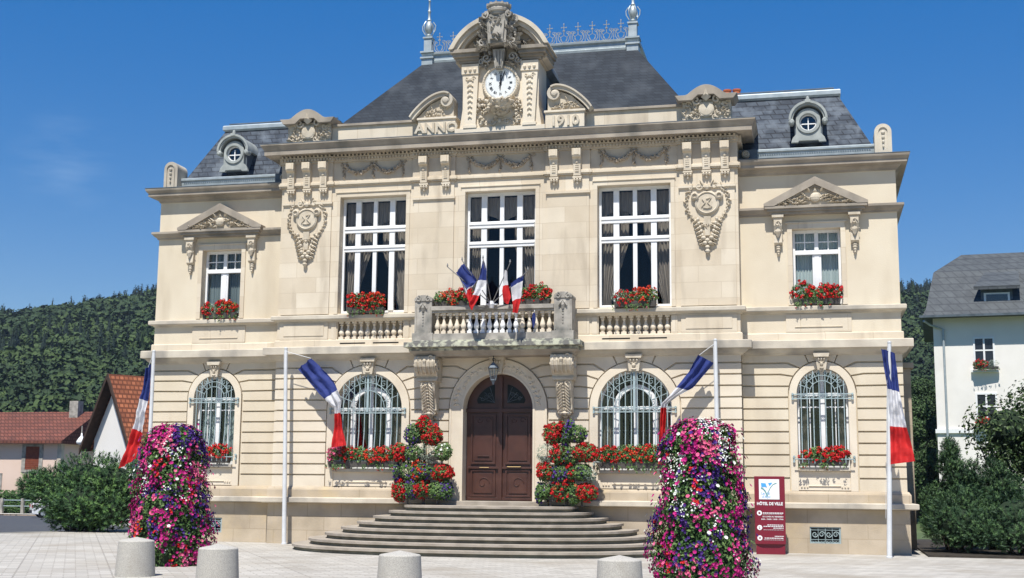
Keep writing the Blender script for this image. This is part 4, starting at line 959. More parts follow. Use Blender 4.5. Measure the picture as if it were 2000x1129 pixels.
for i in range(12): a = 2 * pi * i / 12; b.box(.31 * cos(a) - .03, .31 * cos(a) + .03, yg - .22 + .31 * sin(a) - .03, yg - .22 + .31 * sin(a) + .03, 14.30, 14.37)
b.build('mural_crown', GREYST, gable)
b = MB(); b.lathe([(.52, 0), (.52, .05), (.485, .10), (.46, .11), (.44, .08), (.425, .06), (.0, .06)], (.02, yg + .05, 12.25), 40, axis='y')
for i in range(44): a = 2 * pi * i / 44; b.lump(.02 + .475 * cos(a), yg - .06, 12.25 + .475 * sin(a), .02, .02, .02, n=5, m=3)
b.build('clock_surround', STONE2, gable, smooth='auto')
ck = MB(); ck.lathe([(.425, 0), (.425, .02), (.0, .02)], (.02, yg - .01, 12.25), 40, axis='y'); clock = ck.build('clock', mat('clock face', (.72, .74, .73), (.66, .68, .67), 5, rough=.35), gable)
b = MB()
for i, t in enumerate(['XII', 'I', 'II', 'III', 'IIII', 'V', 'VI', 'VII', 'VIII', 'IX', 'X', 'XI']):
    a = radians(90 - 30 * i); r_ = .30; rt = a - pi / 2
    b.text(t, .02 + r_ * cos(a) - .05 * cos(a), yg - .034, 12.25 + r_ * sin(a) - .04 * sin(a), .105, .002, rot=rt, bold=.001, sx=.85)
for i in range(60):
    a = 2 * pi * i / 60; w_ = .004 if i % 5 else .008; c_, s_ = cos(a), sin(a)
    b.add([(.02 + c_ * r_ - s_ * k * w_, yg - .033, 12.25 + s_ * r_ + c_ * k * w_) for r_, k in ((.395, -1), (.395, 1), (.412, 1), (.412, -1))], [(0, 1, 2, 3)])
b.build('clock_numerals', BLACK, clock, recalc=False)
def hand(l, w_, a, y, tail):
    b = MB(); c_, s_ = cos(a), sin(a)
    P_ = [(-tail, w_ * .5), (0, w_), (l * .7, w_), (l * .72, w_ * 1.8), (l, 0), (l * .72, -w_ * 1.8), (l * .7, -w_), (0, -w_), (-tail, -w_ * .5)]
    b.plate([(.02 + p * c_ - q * s_, 12.25 + p * s_ + q * c_) for p, q in P_], y, y + .006); b.lathe([(.035, 0), (.035, .012), (0, .012)], (.02, y + .01, 12.25), 10, axis='y')
    b.build('clock_hand', BLACK, clock)
hand(.27, .016, radians(87), yg - .045, .2); hand(.37, .010, radians(69), yg - .056, .12)
b = MB()  # urn of fruit with festoons below the clock
b.lathe([(.05, -.22), (.10, -.20), (.22, -.12), (.36, .02), (.42, .16), (.40, .18), (.0, .18)], (0.02, yg + .03, 11.56), 20)
for i in range(70): t = U(0, 1); a = U(pi * 1.05, pi * 1.95); r_ = .12 + .30 * t; b.leaf(.02 + r_ * cos(a), 11.36 + .36 * t, U(0, 6.28), .11, .07, yg + .03 + r_ * sin(a) * .95, .06)
for i in range(60): a = U(0, pi); r_ = U(0, .38); b.lump(.02 + r_ * cos(a), yg - U(.0, .3), 11.56 + U(-.1, .2), U(.04, .06), U(.04, .06), U(.04, .06), n=6)
for q in (-1, 1):
    for i in range(26): t = U(0, 1); w_ = .11 * sin(pi * (t * .8 + .15)); b.lump(q * .50 + U(-w_, w_), yg - U(0, .06), 11.85 - .75 * t, U(.03, .05), .05, U(.03, .05), n=6); b.leaf(q * .5 + U(-w_, w_), 11.85 - .75 * t, U(0, 6.28), .12, .06, yg + .04, .06)
    b.curl(q * .2, 11.2, .09, yg + .02, 1.2, q, 0, .022, .03); b.curl(q * .36, 11.15, .06, yg + .02, 1.2, -q, 0, .018, .03)
    b.leaf(0, 11.25, pi / 2 + q * 1.4, .2, .08, yg + .04, .05)
b.lump(0, yg - .02, 11.2, .06, .06, .06)
b.build('fruit_basket_relief', CARVE, gable)
b = MB(); b.plate([(-1.0, 11.3), (1.0, 11.3), (1.02, 12.8)] + arc(0, 12.66, 1.22, 10, 170, 16) + [(-1.02, 12.8)], .86, 3.2); b.build('gable_roof', ZINCD, gable)
# ---- main roof
rb, rt = 11.25, 14.20
f0, f1, f2, f3 = (-5.15, .40), (5.15, .40), (5.15, 8.5), (-5.15, 8.5); t0, t1_, t2_, t3 = (-3.22, 3.3), (3.22, 3.3), (3.22, 5.6), (-3.22, 5.6)
b = MB(); b.add([(*f0, rb), (*f1, rb), (*f2, rb), (*f3, rb), (*t0, rt), (*t1_, rt), (*t2_, rt), (*t3, rt), (-5.15, .4, 10.6), (5.15, .4, 10.6), (5.15, 8.5, 10.6), (-5.15, 8.5, 10.6)],
    [(0, 1, 5, 4), (1, 2, 6, 5), (2, 3, 7, 6), (3, 0, 4, 7), (4, 5, 6, 7), (8, 9, 1, 0), (9, 10, 2, 1), (10, 11, 3, 2), (11, 8, 0, 3)])
roof = b.build('main_roof', SLATE, hall)
b = MB(); b.box(-XC + .05, XC - .05, .42, 8.55, 10.6, 10.9); b.build('roof_deck', ZINCD, hall)
b = MB(); b.sweep([(-3.22, 5.6), (-3.22, 3.3), (3.22, 3.3), (3.22, 5.6)], [(-.3, 14.15), (.02, 14.15), (.04, 14.24), (.02, 14.26), (.02, 14.38), (.08, 14.42), (.09, 14.47), (-.3, 14.48)]); b.box(-3.0, 3.0, 3.5, 5.6, 14.2, 14.44); b.build('ridge_moulding', ZINC, roof)
for sg in (-1, 1):
    b = MB(); x = sg * 3.12; y = 3.38
    for w_, z0, z1 in ((.17, 14.1, 14.3), (.21, 14.3, 14.35), (.15, 14.35, 14.48), (.21, 14.48, 14.53), (.12, 14.53, 14.95), (.15, 14.95, 15.0)): b.box(x - w_, x + w_, y - w_, y + w_, z0, z1)
    b.lathe([(.07, 0), (.10, .06), (.05, .12), (.11, .22), (.13, .32), (.10, .45), (.05, .52), (.07, .56), (.04, .62), (.035, .8), (.055, .84), (.03, .9), (.025, 1.15), (.045, 1.18), (.02, 1.22), (.012, 1.9)], (x, y, 15.0), 12)
    for i in range(6): a = 2 * pi * i / 6; b.tube([(x + .1 * cos(a), y + .1 * sin(a), 15.08), (x + .2 * cos(a), y + .2 * sin(a), 15.25), (x + .21 * cos(a), y + .21 * sin(a), 15.38), (x + .13 * cos(a), y + .13 * sin(a), 15.5)], .016, 5)
    b.build('finial', ZINC, roof, smooth='auto')
b = MB()
for yr in (3.34,):
    n = 14; p = 5.96 / n; z0 = 14.48
    b.tube([(-2.98, yr, z0 + .04), (2.98, yr, z0 + .04)], .014, 5)
    for i in range(n + 1):
        x = -2.98 + p * i; b.tube([(x, yr, z0), (x, yr, z0 + .38)], .012, 5)
        for q in (-1, 1): b.curl(x + q * .06, z0 + .34, .05, yr, 1.2, q, pi / 2, .009, 0)
    for i in range(n):
        x = -2.98 + p * (i + .5)
        b.tube([(x + .17 * cos(radians(a)), yr, z0 + .20 + .17 * sin(radians(a))) for a in range(-240, 61, 20)], .012, 5)
        b.tube([(x + .10 * cos(radians(a)), yr, z0 + .17 + .10 * sin(radians(a))) for a in range(0, 361, 30)], .009, 5)
        for q in (-1, 1): b.tube([(x + q * .02, yr, z0 + .02), (x + q * .12, yr, z0 + .25), (x + q * .19, yr, z0 + .33)], .009, 5); b.curl(x + q * .11, z0 + .36, .05, yr, 1.2, q, 0, .008, 0)
        b.tube([(x, yr, z0 + .28), (x, yr, z0 + .60)], .013, 5); b.tube([(x - .085, yr, z0 + .52), (x + .085, yr, z0 + .52)], .011, 5)
        b.lump(x, yr, z0 + .62, .02, .02, .035, n=6); b.lump(x - .075, yr, z0 + .52, .02, .02, .022, n=5, m=3); b.lump(x + .075, yr, z0 + .52, .02, .02, .022, n=5, m=3); b.box(x - .035, x + .035, yr - .02, yr + .02, z0 + .40, z0 + .43)
b.build('ridge_cresting', IRON, roof)
# ---- wing roofs
for sg in (-1, 1):
    X = lambda x: sg * x
    b = MB(); z0, z1 = 10.26, 11.9
    lo = [(X(5.2), .78), (X(9.62), .78), (X(9.62), 8.0), (X(5.2), 8.0)]; hi = [(X(5.2), 1.6), (X(8.82), 1.6), (X(8.82), 7.2), (X(5.2), 7.2)]
    b.add([(*p, z0) for p in lo] + [(*p, z1) for p in hi], [(0, 1, 5, 4), (1, 2, 6, 5), (2, 3, 7, 6), (3, 0, 4, 7), (4, 5, 6, 7), (3, 2, 1, 0)])
    wr = b.build('wing_roof', SLATE2, hall)
    b = MB(); pth = [(X(5.3), 1.6), (X(8.82), 1.6), (X(8.82), 7.2)]; pth = pth if sg > 0 else pth[::-1]
    b.sweep(pth, [(-.3, 11.86), (.02, 11.88), (.07, 11.93), (.07, 12.03), (.05, 12.06), (-.3, 12.10)]); b.box(*sorted((X(5.3), X(8.7))), 1.8, 7.0, 11.88, 12.08); b.build('roof_edge_flashing', ZINC, wr)
    b = MB(); b.box(*sorted((X(5.3), X(8.72))), 1.605, 1.66, 12.102, 12.13); b.build('roof_edge_ridge', ZINCD, wr)
    # zinc gutter with a perforated edge
    pth = [(X(6.3), .62), (X(9.66), .62), (X(9.66), 8)]; pth = pth if sg > 0 else pth[::-1]
    b = MB(); b.sweep(pth, [(-.15, 9.90), (.0, 9.90), (.02, 10.16), (.05, 10.19), (.05, 10.25), (.0, 10.27), (-.2, 10.28)]); b.build('gutter', ZINC, wr, bevel=.004)
    b = MB(); n = 48
    for i in range(n): x = X(6.75 + 2.85 * i / n); b.box(x - .018, x + .018, .595, .605, 10.10, 10.13)
    for i in range(60): x = X(6.75 + 2.85 * i / 60); b.box(x - .004, x + .004, .612, .62, 9.92, 10.08)
    b.build('gutter_perforation', ZINCD, wr)
    b = MB(); b.box(*sorted((X(6.26), X(6.72))), .55, .615, 9.95, 10.26); b.build('gutter_corner', ZINCD, wr)
    b = MB(); b.lathe([(.10, 0), (.10, .1), (.07, .13), (.05, .1), (.0, .12)], (X(6.43), .55, 10.12), 14, axis='y'); b.build('gutter_boss', CARVE, wr)
    # oculus dormer
    c = X(8.03); cz = 10.92; yd_ = .58
    b = MB(); hole = arc(c, cz, .215, 0, 350, 26)
    b.plate([(c - .44, 10.40), (c - .26, 10.40), (c - .24, 10.44), (c + .24, 10.44), (c + .26, 10.40), (c + .44, 10.40), (c + .40, 10.52), (c + .31, 10.62), (c + .31, 11.0)] + arc(c, 10.98, .31, 0, 180, 14) + [(c - .31, 10.62), (c - .40, 10.52)], yd_, yd_ + .1, [hole])
    b.plate(arc(c, cz, .30, 0, 350, 30), yd_ - .035, yd_ + .0, [arc(c, cz, .225, 0, 350, 26)])
    dm = b.build('dormer', DORM, wr, bevel=.006)
    b = MB(); A = arc(c, 10.98, .47, 180, 0, 20); B = arc(c, 10.98, .385, 0, 180, 20); b.plate(A + B, yd_ - .08, yd_ + .95); A = arc(c, 10.98, .49, 180, 0, 20); B = arc(c, 10.98, .43, 0, 180, 20); b.plate(A + B, yd_ - .12, yd_ - .081)
    for q in (-1, 1): b.lathe([(.075, -.1), (.075, .1), (.04, .13), (0, .13)], (c + q * .42, yd_, 10.93), 10, axis='y')
    b.lump(c, yd_ - .05, 11.52, .05, .05, .09); b.box(c - .07, c + .07, yd_ - .13, yd_ + .02, 11.42, 11.50)
    b.build('dormer_hood', DORM, dm, smooth='auto')
    b = MB(); b.plate([(c - .34, 10.42), (c + .34, 10.42)] + arc(c, 10.98, .37, 0, 180, 14), yd_ + .12, yd_ + .9); b.build('dormer_cheek', ZINCD, dm)
    b = MB(); b.lathe([(.21, 0), (.21, .005), (0, .006)], (c, yd_ + .1, cz), 24, axis='y'); b.build('glass_pane', GLASS2, dm)
    b = MB(); b.box(c - .20, c + .20, yd_ + .06, yd_ + .085, cz - .013 - .03, cz + .013 - .03); b.box(c - .013, c + .013, yd_ + .055, yd_ + .09, cz - .20, cz + .12); b.plate(arc(c, cz, .213, 0, 350, 24), yd_ + .05, yd_ + .09, [arc(c, cz, .19, 0, 350, 24)]); b.build('window_frame', WHITE, dm)
    # corner acroterion
    a = X(9.86); b = MB(); b.plate([(a - .21, 9.9), (a + .21, 9.9), (a + .21, 10.5)] + arc(a, 10.5, .21, 0, 180, 12), .34, .95, [])
    b.plate([(a - .13, 9.95), (a - .11, 9.95), (a - .11, 10.5)] + arc(a, 10.5, .11, 180, 0, 8)[1:] + [(a + .11, 9.95), (a + .13, 9.95), (a + .13, 10.5)] + arc(a, 10.5, .13, 0, 180, 8)[1:], .31, .34)
    for i in range(4): b.lump(a, .32, 10.48 - i * .12, .05 - i * .008, .03, .045, n=6)
    b.build('corner_acroterion', LEDGE, hall, bevel=.008)
# chimney pots behind the right cartouche
b = MB(); b.box(5.65, 6.3, 2.4, 3.0, 11.2, 12.2); ch = b.build('chimney', BASEST, hall)
for x in (5.86, 6.12): b = MB(); b.lathe([(.11, 0), (.10, .28), (.12, .30), (.12, .34), (.08, .34)], (x, 2.6, 12.2), 12); b.build('chimney_pot', mat('terracotta', (.50, .14, .06), (.4, .1, .05), 6), ch, smooth='auto')
# ================================================================ PLANTS & FLOWERS
def petal_disc(b, p, nrm, r, mi, n=6, cup=.35):
    nrm = nrm.normalized(); a = nrm.orthogonal().normalized(); c = nrm.cross(a); q0 = U(0, 6)
    v = [tuple(p - nrm * r * cup)]
    for i in range(n): q = q0 + 2 * pi * i / n; rr_ = r * U(.85, 1.1); v.append(tuple(p + (a * cos(q) + c * sin(q)) * rr_ + nrm * r * U(-.1, .12)))
    b.add(v, [(0, 1 + i, 1 + (i + 1) % n) for i in range(n)], mi)
def leafq(b, p, nrm, l, mi, asp=.5):
    nrm = (nrm + Vector((U(-.7, .7), U(-.7, .7), U(-.5, .9)))).normalized(); a = nrm.orthogonal().normalized(); c = nrm.cross(a); q = U(0, 6.28); a, c = a * cos(q) + c * sin(q), c * cos(q) - a * sin(q)
    v = [tuple(p - a * l * .5), tuple(p + c * l * asp * .5 + nrm * l * .06), tuple(p + a * l * .5 - nrm * l * .1), tuple(p - c * l * asp * .5 + nrm * l * .06)]
    b.add(v, [(0, 1, 2), (0, 2, 3)], mi)
def geranium(b, p, r, mi, n=16):
    for i in range(n):
        th, z = U(0, 2 * pi), U(-.5, 1); s_ = sqrt(max(0, 1 - z * z)); d = Vector((s_ * cos(th), s_ * sin(th), z)); petal_disc(b, p + d * r * U(.75, 1.05), d, r * U(.32, .45), mi, 5, .2)
LM = [LEAF, LEAF2, LEAFS]; BM = [MAG, PURP, PINK, WPET, RPET, OPET]
# --- flower towers
def flower_tower(loc, r0_, h, label, seed, front, sc=1.):
    random.seed(seed); t = empty('flower_tower', loc); tag(t, label, 'flower tower', 'tall cones of petunias on the plaza')
    def rad(z):
        u = z / h
        if u < .16: return r0_ * (.93 + .07 * u / .16)
        if u < .83: return r0_ * (1 - .30 * (u - .16) / .67)
        return r0_ * .70 * sqrt(max(0, 1 - ((u - .83) / .17) ** 2.6))
    def wob(th, z): return .17 * noise.noise(Vector((cos(th) * 2.2, sin(th) * 2.2, z * 1.7 + seed))) + .10 * noise.noise(Vector((cos(th) * 5, sin(th) * 5, z * 5 + seed)))
    core = MB(); core.lathe([(max(.01, rad(h * i / 14) - .16), h * i / 14 * .97) for i in range(15)], (0, 0, 0), 20)
    core.lathe([(r0_ * .78, 0), (r0_ * .8, .28)], (0, 0, 0), 20)
    core.build('planter_core', mat('core', (.03, .045, .02), (.02, .03, .014), 6), t)
    fo_ = MB(); bl = MB()
    def surf():
        z = h * (U(0, 1) if R() < .86 else U(.8, 1)); z = min(z, h * .995); th = U(0, 2 * pi); r_ = rad(z) + wob(th, z)
        e = .02; dr = (rad(min(h * .999, z + e)) - rad(max(0, z - e))) / (2 * e); n_ = Vector((cos(th), sin(th), -max(-3, min(3, dr)))).normalized()
        return th, z, r_, n_
    for i in range(9500):
        th, z, r_, n_ = surf(); p = Vector((cos(th) * r_, sin(th) * r_, z)) - n_ * U(.0, .13)
        leafq(fo_, p, n_, U(.05, .095), 0 if R() < .68 else 1)
    fo_.build('foliage', LM, t, recalc=False)
    # colour patches: sum of blobs on the surface
    seeds = []; ca = atan2(-32.2 - loc[1], 7.96 - loc[0])
    for c, pts in front.items():
        for u, z in pts: th = ca + asin(max(-1, min(1, u))); seeds.append((cos(th), sin(th), z, c))
    for i in range(40):
        th, z = ca + U(1.3, 5.0), U(0, h * 1.02); c = random.choices([0, 1, 2, 3, 4, 5], [52, 29, 6, 6, 1, 1])[0]; seeds.append((cos(th) * 1.0, sin(th) * 1.0, z, c))
    for i in range(9600):
        th, z, r_, n_ = surf(); x, y = cos(th), sin(th)
        if noise.noise(Vector((x * 3, y * 3, z * 3 + seed * 3))) < -.30 or noise.noise(Vector((x * 9, y * 9, z * 9))) < -.22: continue
        best = min(seeds, key=lambda s_: (s_[0] - x) ** 2 + (s_[1] - y) ** 2 + (s_[2] - z) ** 2 * 1.2 + U(0, .16))
        c = best[3]
        if c == 6: continue
        if R() < .16: c = random.choice([0, 1, 2, 3, 0, 0, 0, 1, 4])
        p = Vector((x * r_, y * r_, z)) + n_ * U(-.02, .05)
        if c == 3 and R() < .5: continue
        if c == 4 and R() < .5: c = 0
        if c == 3:
            for k in range(3): petal_disc(bl, p + Vector((U(-.045, .045), U(-.045, .045), U(-.045, .045))), n_ + Vector((U(-.4, .4), U(-.4, .4), U(-.2, .6))), U(.011, .02), 3, 5)
        elif c in (2, 4, 5):
            if R() < .5:
                for k in range(5): petal_disc(bl, p + Vector((U(-.03, .03), U(-.03, .03), U(-.03, .03))), n_ + Vector((U(-.6, .6), U(-.6, .6), U(-.3, .6))), U(.018, .028), c, 5)
        else: petal_disc(bl, p, n_ + Vector((U(-.4, .4), U(-.4, .4), U(-.3, .45))), U(.020, .034), c, 6, .45)
    for i in range(90):   # trailing shoots that break the outline
        th = U(0, 2 * pi); z = U(.2, h * .97); r_ = rad(z); p = Vector((cos(th) * r_, sin(th) * r_, z)); d = Vector((cos(th), sin(th), .6)).normalized()
        for k in range(7): q = p + d * .028 * k + Vector((0, 0, -.004 * k * k)); leafq(bl, q, d, .05, 6)
        petal_disc(bl, p + d * .2, d, .035, random.choice([0, 0, 2, 3, 1]), 6)
    bl.build('blossoms', BM + [LEAF2], t, recalc=False)
    return t
flower_tower((-4.35, -9.05, 0), .79, 2.70, 'mostly magenta flower tower beside the two left bollards', 5, {
    0: [(-.8, 2.3), (-.5, 2.5), (.4, 1.95), (.3, 1.75), (-.6, 1.7), (-.3, 1.05), (.35, 1.1), (-.1, .9), (.1, .5), (-.2, .15), (.6, .3), (-.85, 2.0), (.75, .8), (-.9, 1.0)],
    3: [(-.25, 2.2), (.05, 2.02), (.1, 1.42), (-.85, 1.55), (.35, 2.05)], 1: [(.6, 2.45), (.9, 2.1), (-.05, 1.25), (-.7, 1.35), (.85, 1.4), (.7, 1.0), (-.5, .7), (.1, 2.35), (.3, .75)],
    4: [(.0, 1.86), (-.45, 1.9), (.5, 1.4), (.2, .25)], 2: [(-.3, 2.35), (.6, 2.1), (-.9, .8), (.4, .15), (-.6, 1.15), (.85, 1.75), (-.5, .35)], 6: [(.35, 2.35), (-.6, .5), (.15, .68), (-.1, 1.6), (.5, .55), (-.85, .35)], 5: [(-.8, .55)]})
flower_tower((6.15, -11.15, 0), .79, 2.66, 'flower tower with many white and violet blooms beside the maroon sign', 11, {
    3: [(.5, 2.45), (.2, 2.55), (.8, 2.1), (.6, 2.25), (-.75, 1.95), (-.55, 1.8), (-.3, 1.35), (-.5, 1.5), (.35, 1.05)],
    0: [(-.55, 2.35), (-.2, 2.15), (.05, 1.95), (-.3, 2.3), (.85, 1.8), (-.85, 1.75), (.05, 1.1), (.75, 1.2), (.6, .85), (-.7, .9), (.35, .45), (-.9, .3), (.85, .3), (.5, .2), (.9, .6)],
    1: [(.25, 1.78), (.35, 1.55), (-.05, 1.68), (.0, 2.4 - .6), (-.5, 1.1), (.3, .78), (-.35, .55), (-.15, .48), (.75, .9), (.45, 1.65)],
    2: [(-.35, 2.52), (.2, 2.2), (.4, 1.42), (-.2, .25)], 6: [(-.6, .62), (-.65, .25), (.55, 1.45), (-.1, 1.0), (.1, .62), (-.4, .75)], 4: [(-.2, 1.6), (-.75, .45)]}, 1.2)
# --- window boxes
def flower_bed(b, lb, x0, x1, y0, y1, z0, z1, spec, dens=1.):
    """spec: [(t0,t1,kind,colour)] along x"""
    for t0, t1, kind, c in spec:
        xa, xb = x0 + (x1 - x0) * t0, x0 + (x1 - x0) * t1; wd = xb - xa; cx, cy, cz = (xa + xb) / 2, (y0 + y1) / 2, (z0 + z1) / 2 + U(-.05, .05); rx, ry, rz = wd / 2 * U(1.0, 1.25), (y1 - y0) / 2 * U(.85, 1.15), (z1 - z0) / 2 * U(.78, 1.15)
        n = int(520 * wd * (z1 - z0) / .35 * dens) + 60
        def pt(k=1.):
            while True:
                u = Vector((U(-1, 1), U(-1, 1), U(-1, 1)))
                if u.length < 1: break
            s_ = U(.8, 1.0) / max(.25, u.length) * u.length ** .4; u = u * s_
            return Vector((cx + u.x * rx * k, cy + u.y * ry * k, cz + u.z * rz * k)), Vector((u.x, u.y - .8, u.z + .3)).normalized()
        for i in range(n):
            p, d = pt(); leafq(lb, p, d, U(.05, .085) if kind != 'silver' else U(.02, .07), {'silver': 2, 'green': 1 if R() < .5 else 0}.get(kind, 0 if R() < .75 else 1), .55 if kind != 'silver' else .25)
        if kind == 'ger':
            for i in range(int(n / 11) + 5): p, d = pt(1.02); p.y -= .03; geranium(b, p + Vector((0, 0, .02)), U(.038, .062), c if R() < .85 else (4 if c == 5 else 5 if R() < .3 else c), 14)
        elif kind == 'dense':
            for i in range(int(n / 4.2)): p, d = pt(1.); geranium(b, p, U(.04, .06), c, 15)
        elif kind == 'pet' or kind == 'green':
            for i in range(int(n / (5 if kind == 'pet' else 22))): p, d = pt(1.03); petal_disc(b, p, d, U(.026, .038), c, 6, .4)
        elif kind == 'silver':
            for i in range(int(n / 30)): p, d = pt(1.03); petal_disc(b, p, d, U(.012, .02), 3, 5)
def window_box(name, label, x0, x1, y, z0, z1, spec, group, seed, iron=False, d=.24, trail=True):
    random.seed(seed); o = empty(name, ((x0 + x1) / 2, y, z0)); tag(o, label, 'flower box', group); X0, X1 = x0 - (x0 + x1) / 2, x1 - (x0 + x1) / 2
    hb = min(.17, (z1 - z0) * .4)
    bx = MB(); bx.frus((X0 + .06, X1 - .06, -d * .4, d * .4), (X0 + .03, X1 - .03, -d / 2, d / 2), .02, hb); bx.build('box', BOXM, o, bevel=.008)
    lb, bb = MB(), MB(); flower_bed(bb, lb, X0, X1, -d * .75, d * .45, .04, z1 - z0, spec)
    if trail:
        for i in range(int((X1 - X0) * 9)):
            x = U(X0, X1); l = U(.05, .2)
            for k in range(9): leafq(lb, Vector((x + U(-.03, .03), -d * .62 - U(0, .04), .08 - l * k / 9)), Vector((0, -1, .2)), .055, 0 if R() < .6 else 1)
            if R() < .5: geranium(bb, Vector((x, -d * .68, .05 - l * .7)), .03, 4 if R() < .7 else 2, 8)
    lb.build('foliage', LM, o, recalc=False); bb.build('blossoms', BM, o, recalc=False); return o
GU, GG = 'flower boxes on the upper window sills', 'flower boxes behind the ground floor grilles'
window_box('window_box', 'red and silver flower box on the upper window of the left wing', -8.66, -7.58, YW - .02, 6.10, 6.62, [(0, .3, 'ger', 4), (.18, .5, 'silver', 3), (.35, .7, 'dense', 4), (.6, 1, 'ger', 5)], GU, 21)
window_box('window_box', 'red geranium box on the tall window left of the balcony', -4.18, -3.10, -.12, 6.08, 6.62, [(0, .5, 'ger', 4), (.25, .6, 'green', 2), (.45, 1, 'ger', 5), (.1, .9, 'ger', 4)], GU, 22)
window_box('window_box', 'silver, red and orange flower box on the tall window right of the balcony', 3.03, 4.18, -.12, 6.08, 6.58, [(0, .42, 'silver', 3), (.05, .5, 'ger', 4), (.4, .9, 'ger', 5), (.75, .9, 'silver', 3), (.65, 1, 'ger', 5)], GU, 23)
window_box('window_box', 'full red geranium box on the upper window of the right wing', 7.52, 8.74, YW - .02, 6.10, 6.66, [(0, .45, 'ger', 4), (.2, .6, 'green', 4), (.5, .85, 'dense', 4), (.7, 1, 'ger', 4)], GU, 24)
window_box('window_box', 'thin red flower box behind the grille of the left wing window', -8.75, -7.60, YW - .06, 2.10, 2.60, [(0, .6, 'ger', 4), (.4, 1, 'ger', 4), (.0, .5, 'green', 4)], GG, 25, trail=False)
window_box('window_box', 'pink, red and orange flower box of the grilled window left of the door', -4.62, -2.62, -.10, 2.0, 2.56, [(0, .2, 'ger', 2), (.15, .45, 'ger', 4), (.35, .55, 'green', 4), (.5, .85, 'ger', 5), (.7, 1, 'ger', 4)], GG, 26)
window_box('window_box', 'bright red geranium box of the grilled window right of the door', 2.62, 4.42, -.10, 2.0, 2.60, [(0, .35, 'ger', 4), (.3, .6, 'ger', 5), (.1, .9, 'green', 4), (.55, 1, 'ger', 4)], GG, 27)
window_box('window_box', 'red geranium box with a green tuft behind the grille of the right wing window', 7.56, 8.82, YW - .06, 2.10, 2.62, [(0, 1, 'ger', 4), (.2, .5, 'green', 4), (.5, 1, 'ger', 4)], GG, 28)
window_box('window_box', 'orange red flower box on the balcony rail left of the flags', -1.62, -.50, -.52, 6.14, 6.62, [(0, .3, 'green', 5), (.2, .7, 'ger', 5), (.45, 1, 'ger', 4), (.6, 1, 'green', 5)], 'flower boxes on the balcony rail', 29, trail=False)
window_box('window_box', 'red flower box on the balcony rail right of the flags', .58, 1.52, -.52, 6.14, 6.64, [(0, .5, 'ger', 4), (.3, 1, 'ger', 4), (.5, 1, 'green', 5)], 'flower boxes on the balcony rail', 30, trail=False)
# --- tiered flower stands by the door
def stand(cx, label, tiers, seed):
    random.seed(seed); y = -.62; z0 = 1.07; o = empty('flower_stand', (cx, y, z0)); tag(o, label, 'flower stand', 'tiered flower stands beside the door')
    fr = MB(); fr.tube([(0, .05, 0), (0, .05, 2.0)], .035, 8)
    for q in (-1, 1): fr.tube([(q * .4, -.05, 0), (q * .4, -.05, .3)], .03, 6)
    for z, w in ((.22, .75), (.72, .75), (1.22, .72), (1.68, .42)): fr.tube([(-w, 0, z), (w, 0, z)], .02, 6)
    fr.build('frame', BOXM, o)
    for i, (z, hw, h, spec) in enumerate(tiers):
        bx = MB(); bx.frus((-hw + .16, hw - .16, -.10, .15), (-hw + .12, hw - .12, -.14, .19), z - .04, z + .08); t = bx.build('trough', BOXM, o, bevel=.01)
        lb, bb = MB(), MB(); flower_bed(bb, lb, -hw, hw, -.36, .22, z - .13, z + h, spec, 1.25)
        lb.build('foliage', LM, t, recalc=False); bb.build('blossoms', BM, t, recalc=False)
stand(-1.80, 'flower stand left of the door with red tip and silver grey second tier', [
    (.22, .80, .42, [(0, .25, 'dense', 4), (.2, .45, 'pet', 1), (.35, .62, 'dense', 4), (.55, 1, 'green', 1), (.8, 1, 'pet', 1)]),
    (.66, .78, .44, [(0, .14, 'pet', 1), (.08, .4, 'green', 1), (.28, .62, 'ger', 5), (.3, .7, 'pet', 1), (.66, 1, 'dense', 4)]),
    (1.17, .78, .44, [(0, .25, 'dense', 4), (.15, .5, 'green', 1), (.42, .75, 'silver', 3), (.68, 1, 'green', 3)]),
    (1.64, .50, .42, [(0, .45, 'pet', 1), (.1, .5, 'green', 1), (.45, 1, 'dense', 4)]),
    (1.92, .18, .30, [(0, 1, 'dense', 4)])], 41)
stand(1.93, 'flower stand right of the door with big red geranium balls on its right side', [
    (.22, .78, .40, [(0, .3, 'green', 1), (.0, .15, 'pet', 1), (.28, .55, 'ger', 4), (.5, .75, 'green', 4), (.66, 1, 'dense', 4)]),
    (.66, .76, .44, [(0, .3, 'ger', 4), (.22, .6, 'pet', 1), (.5, .66, 'ger', 4), (.6, .95, 'green', 1), (.8, 1, 'silver', 3)]),
    (1.13, .78, .46, [(0, .35, 'silver', 3), (.25, .5, 'ger', 4), (.45, .7, 'green', 1), (.64, 1, 'dense', 4)]),
    (1.62, .56, .46, [(0, .42, 'dense', 4), (.38, .6, 'pet', 1), (.5, 1, 'green', 1)]),
    (1.85, .24, .30, [(0, .5, 'dense', 4), (.5, 1, 'pet', 1)])], 42)
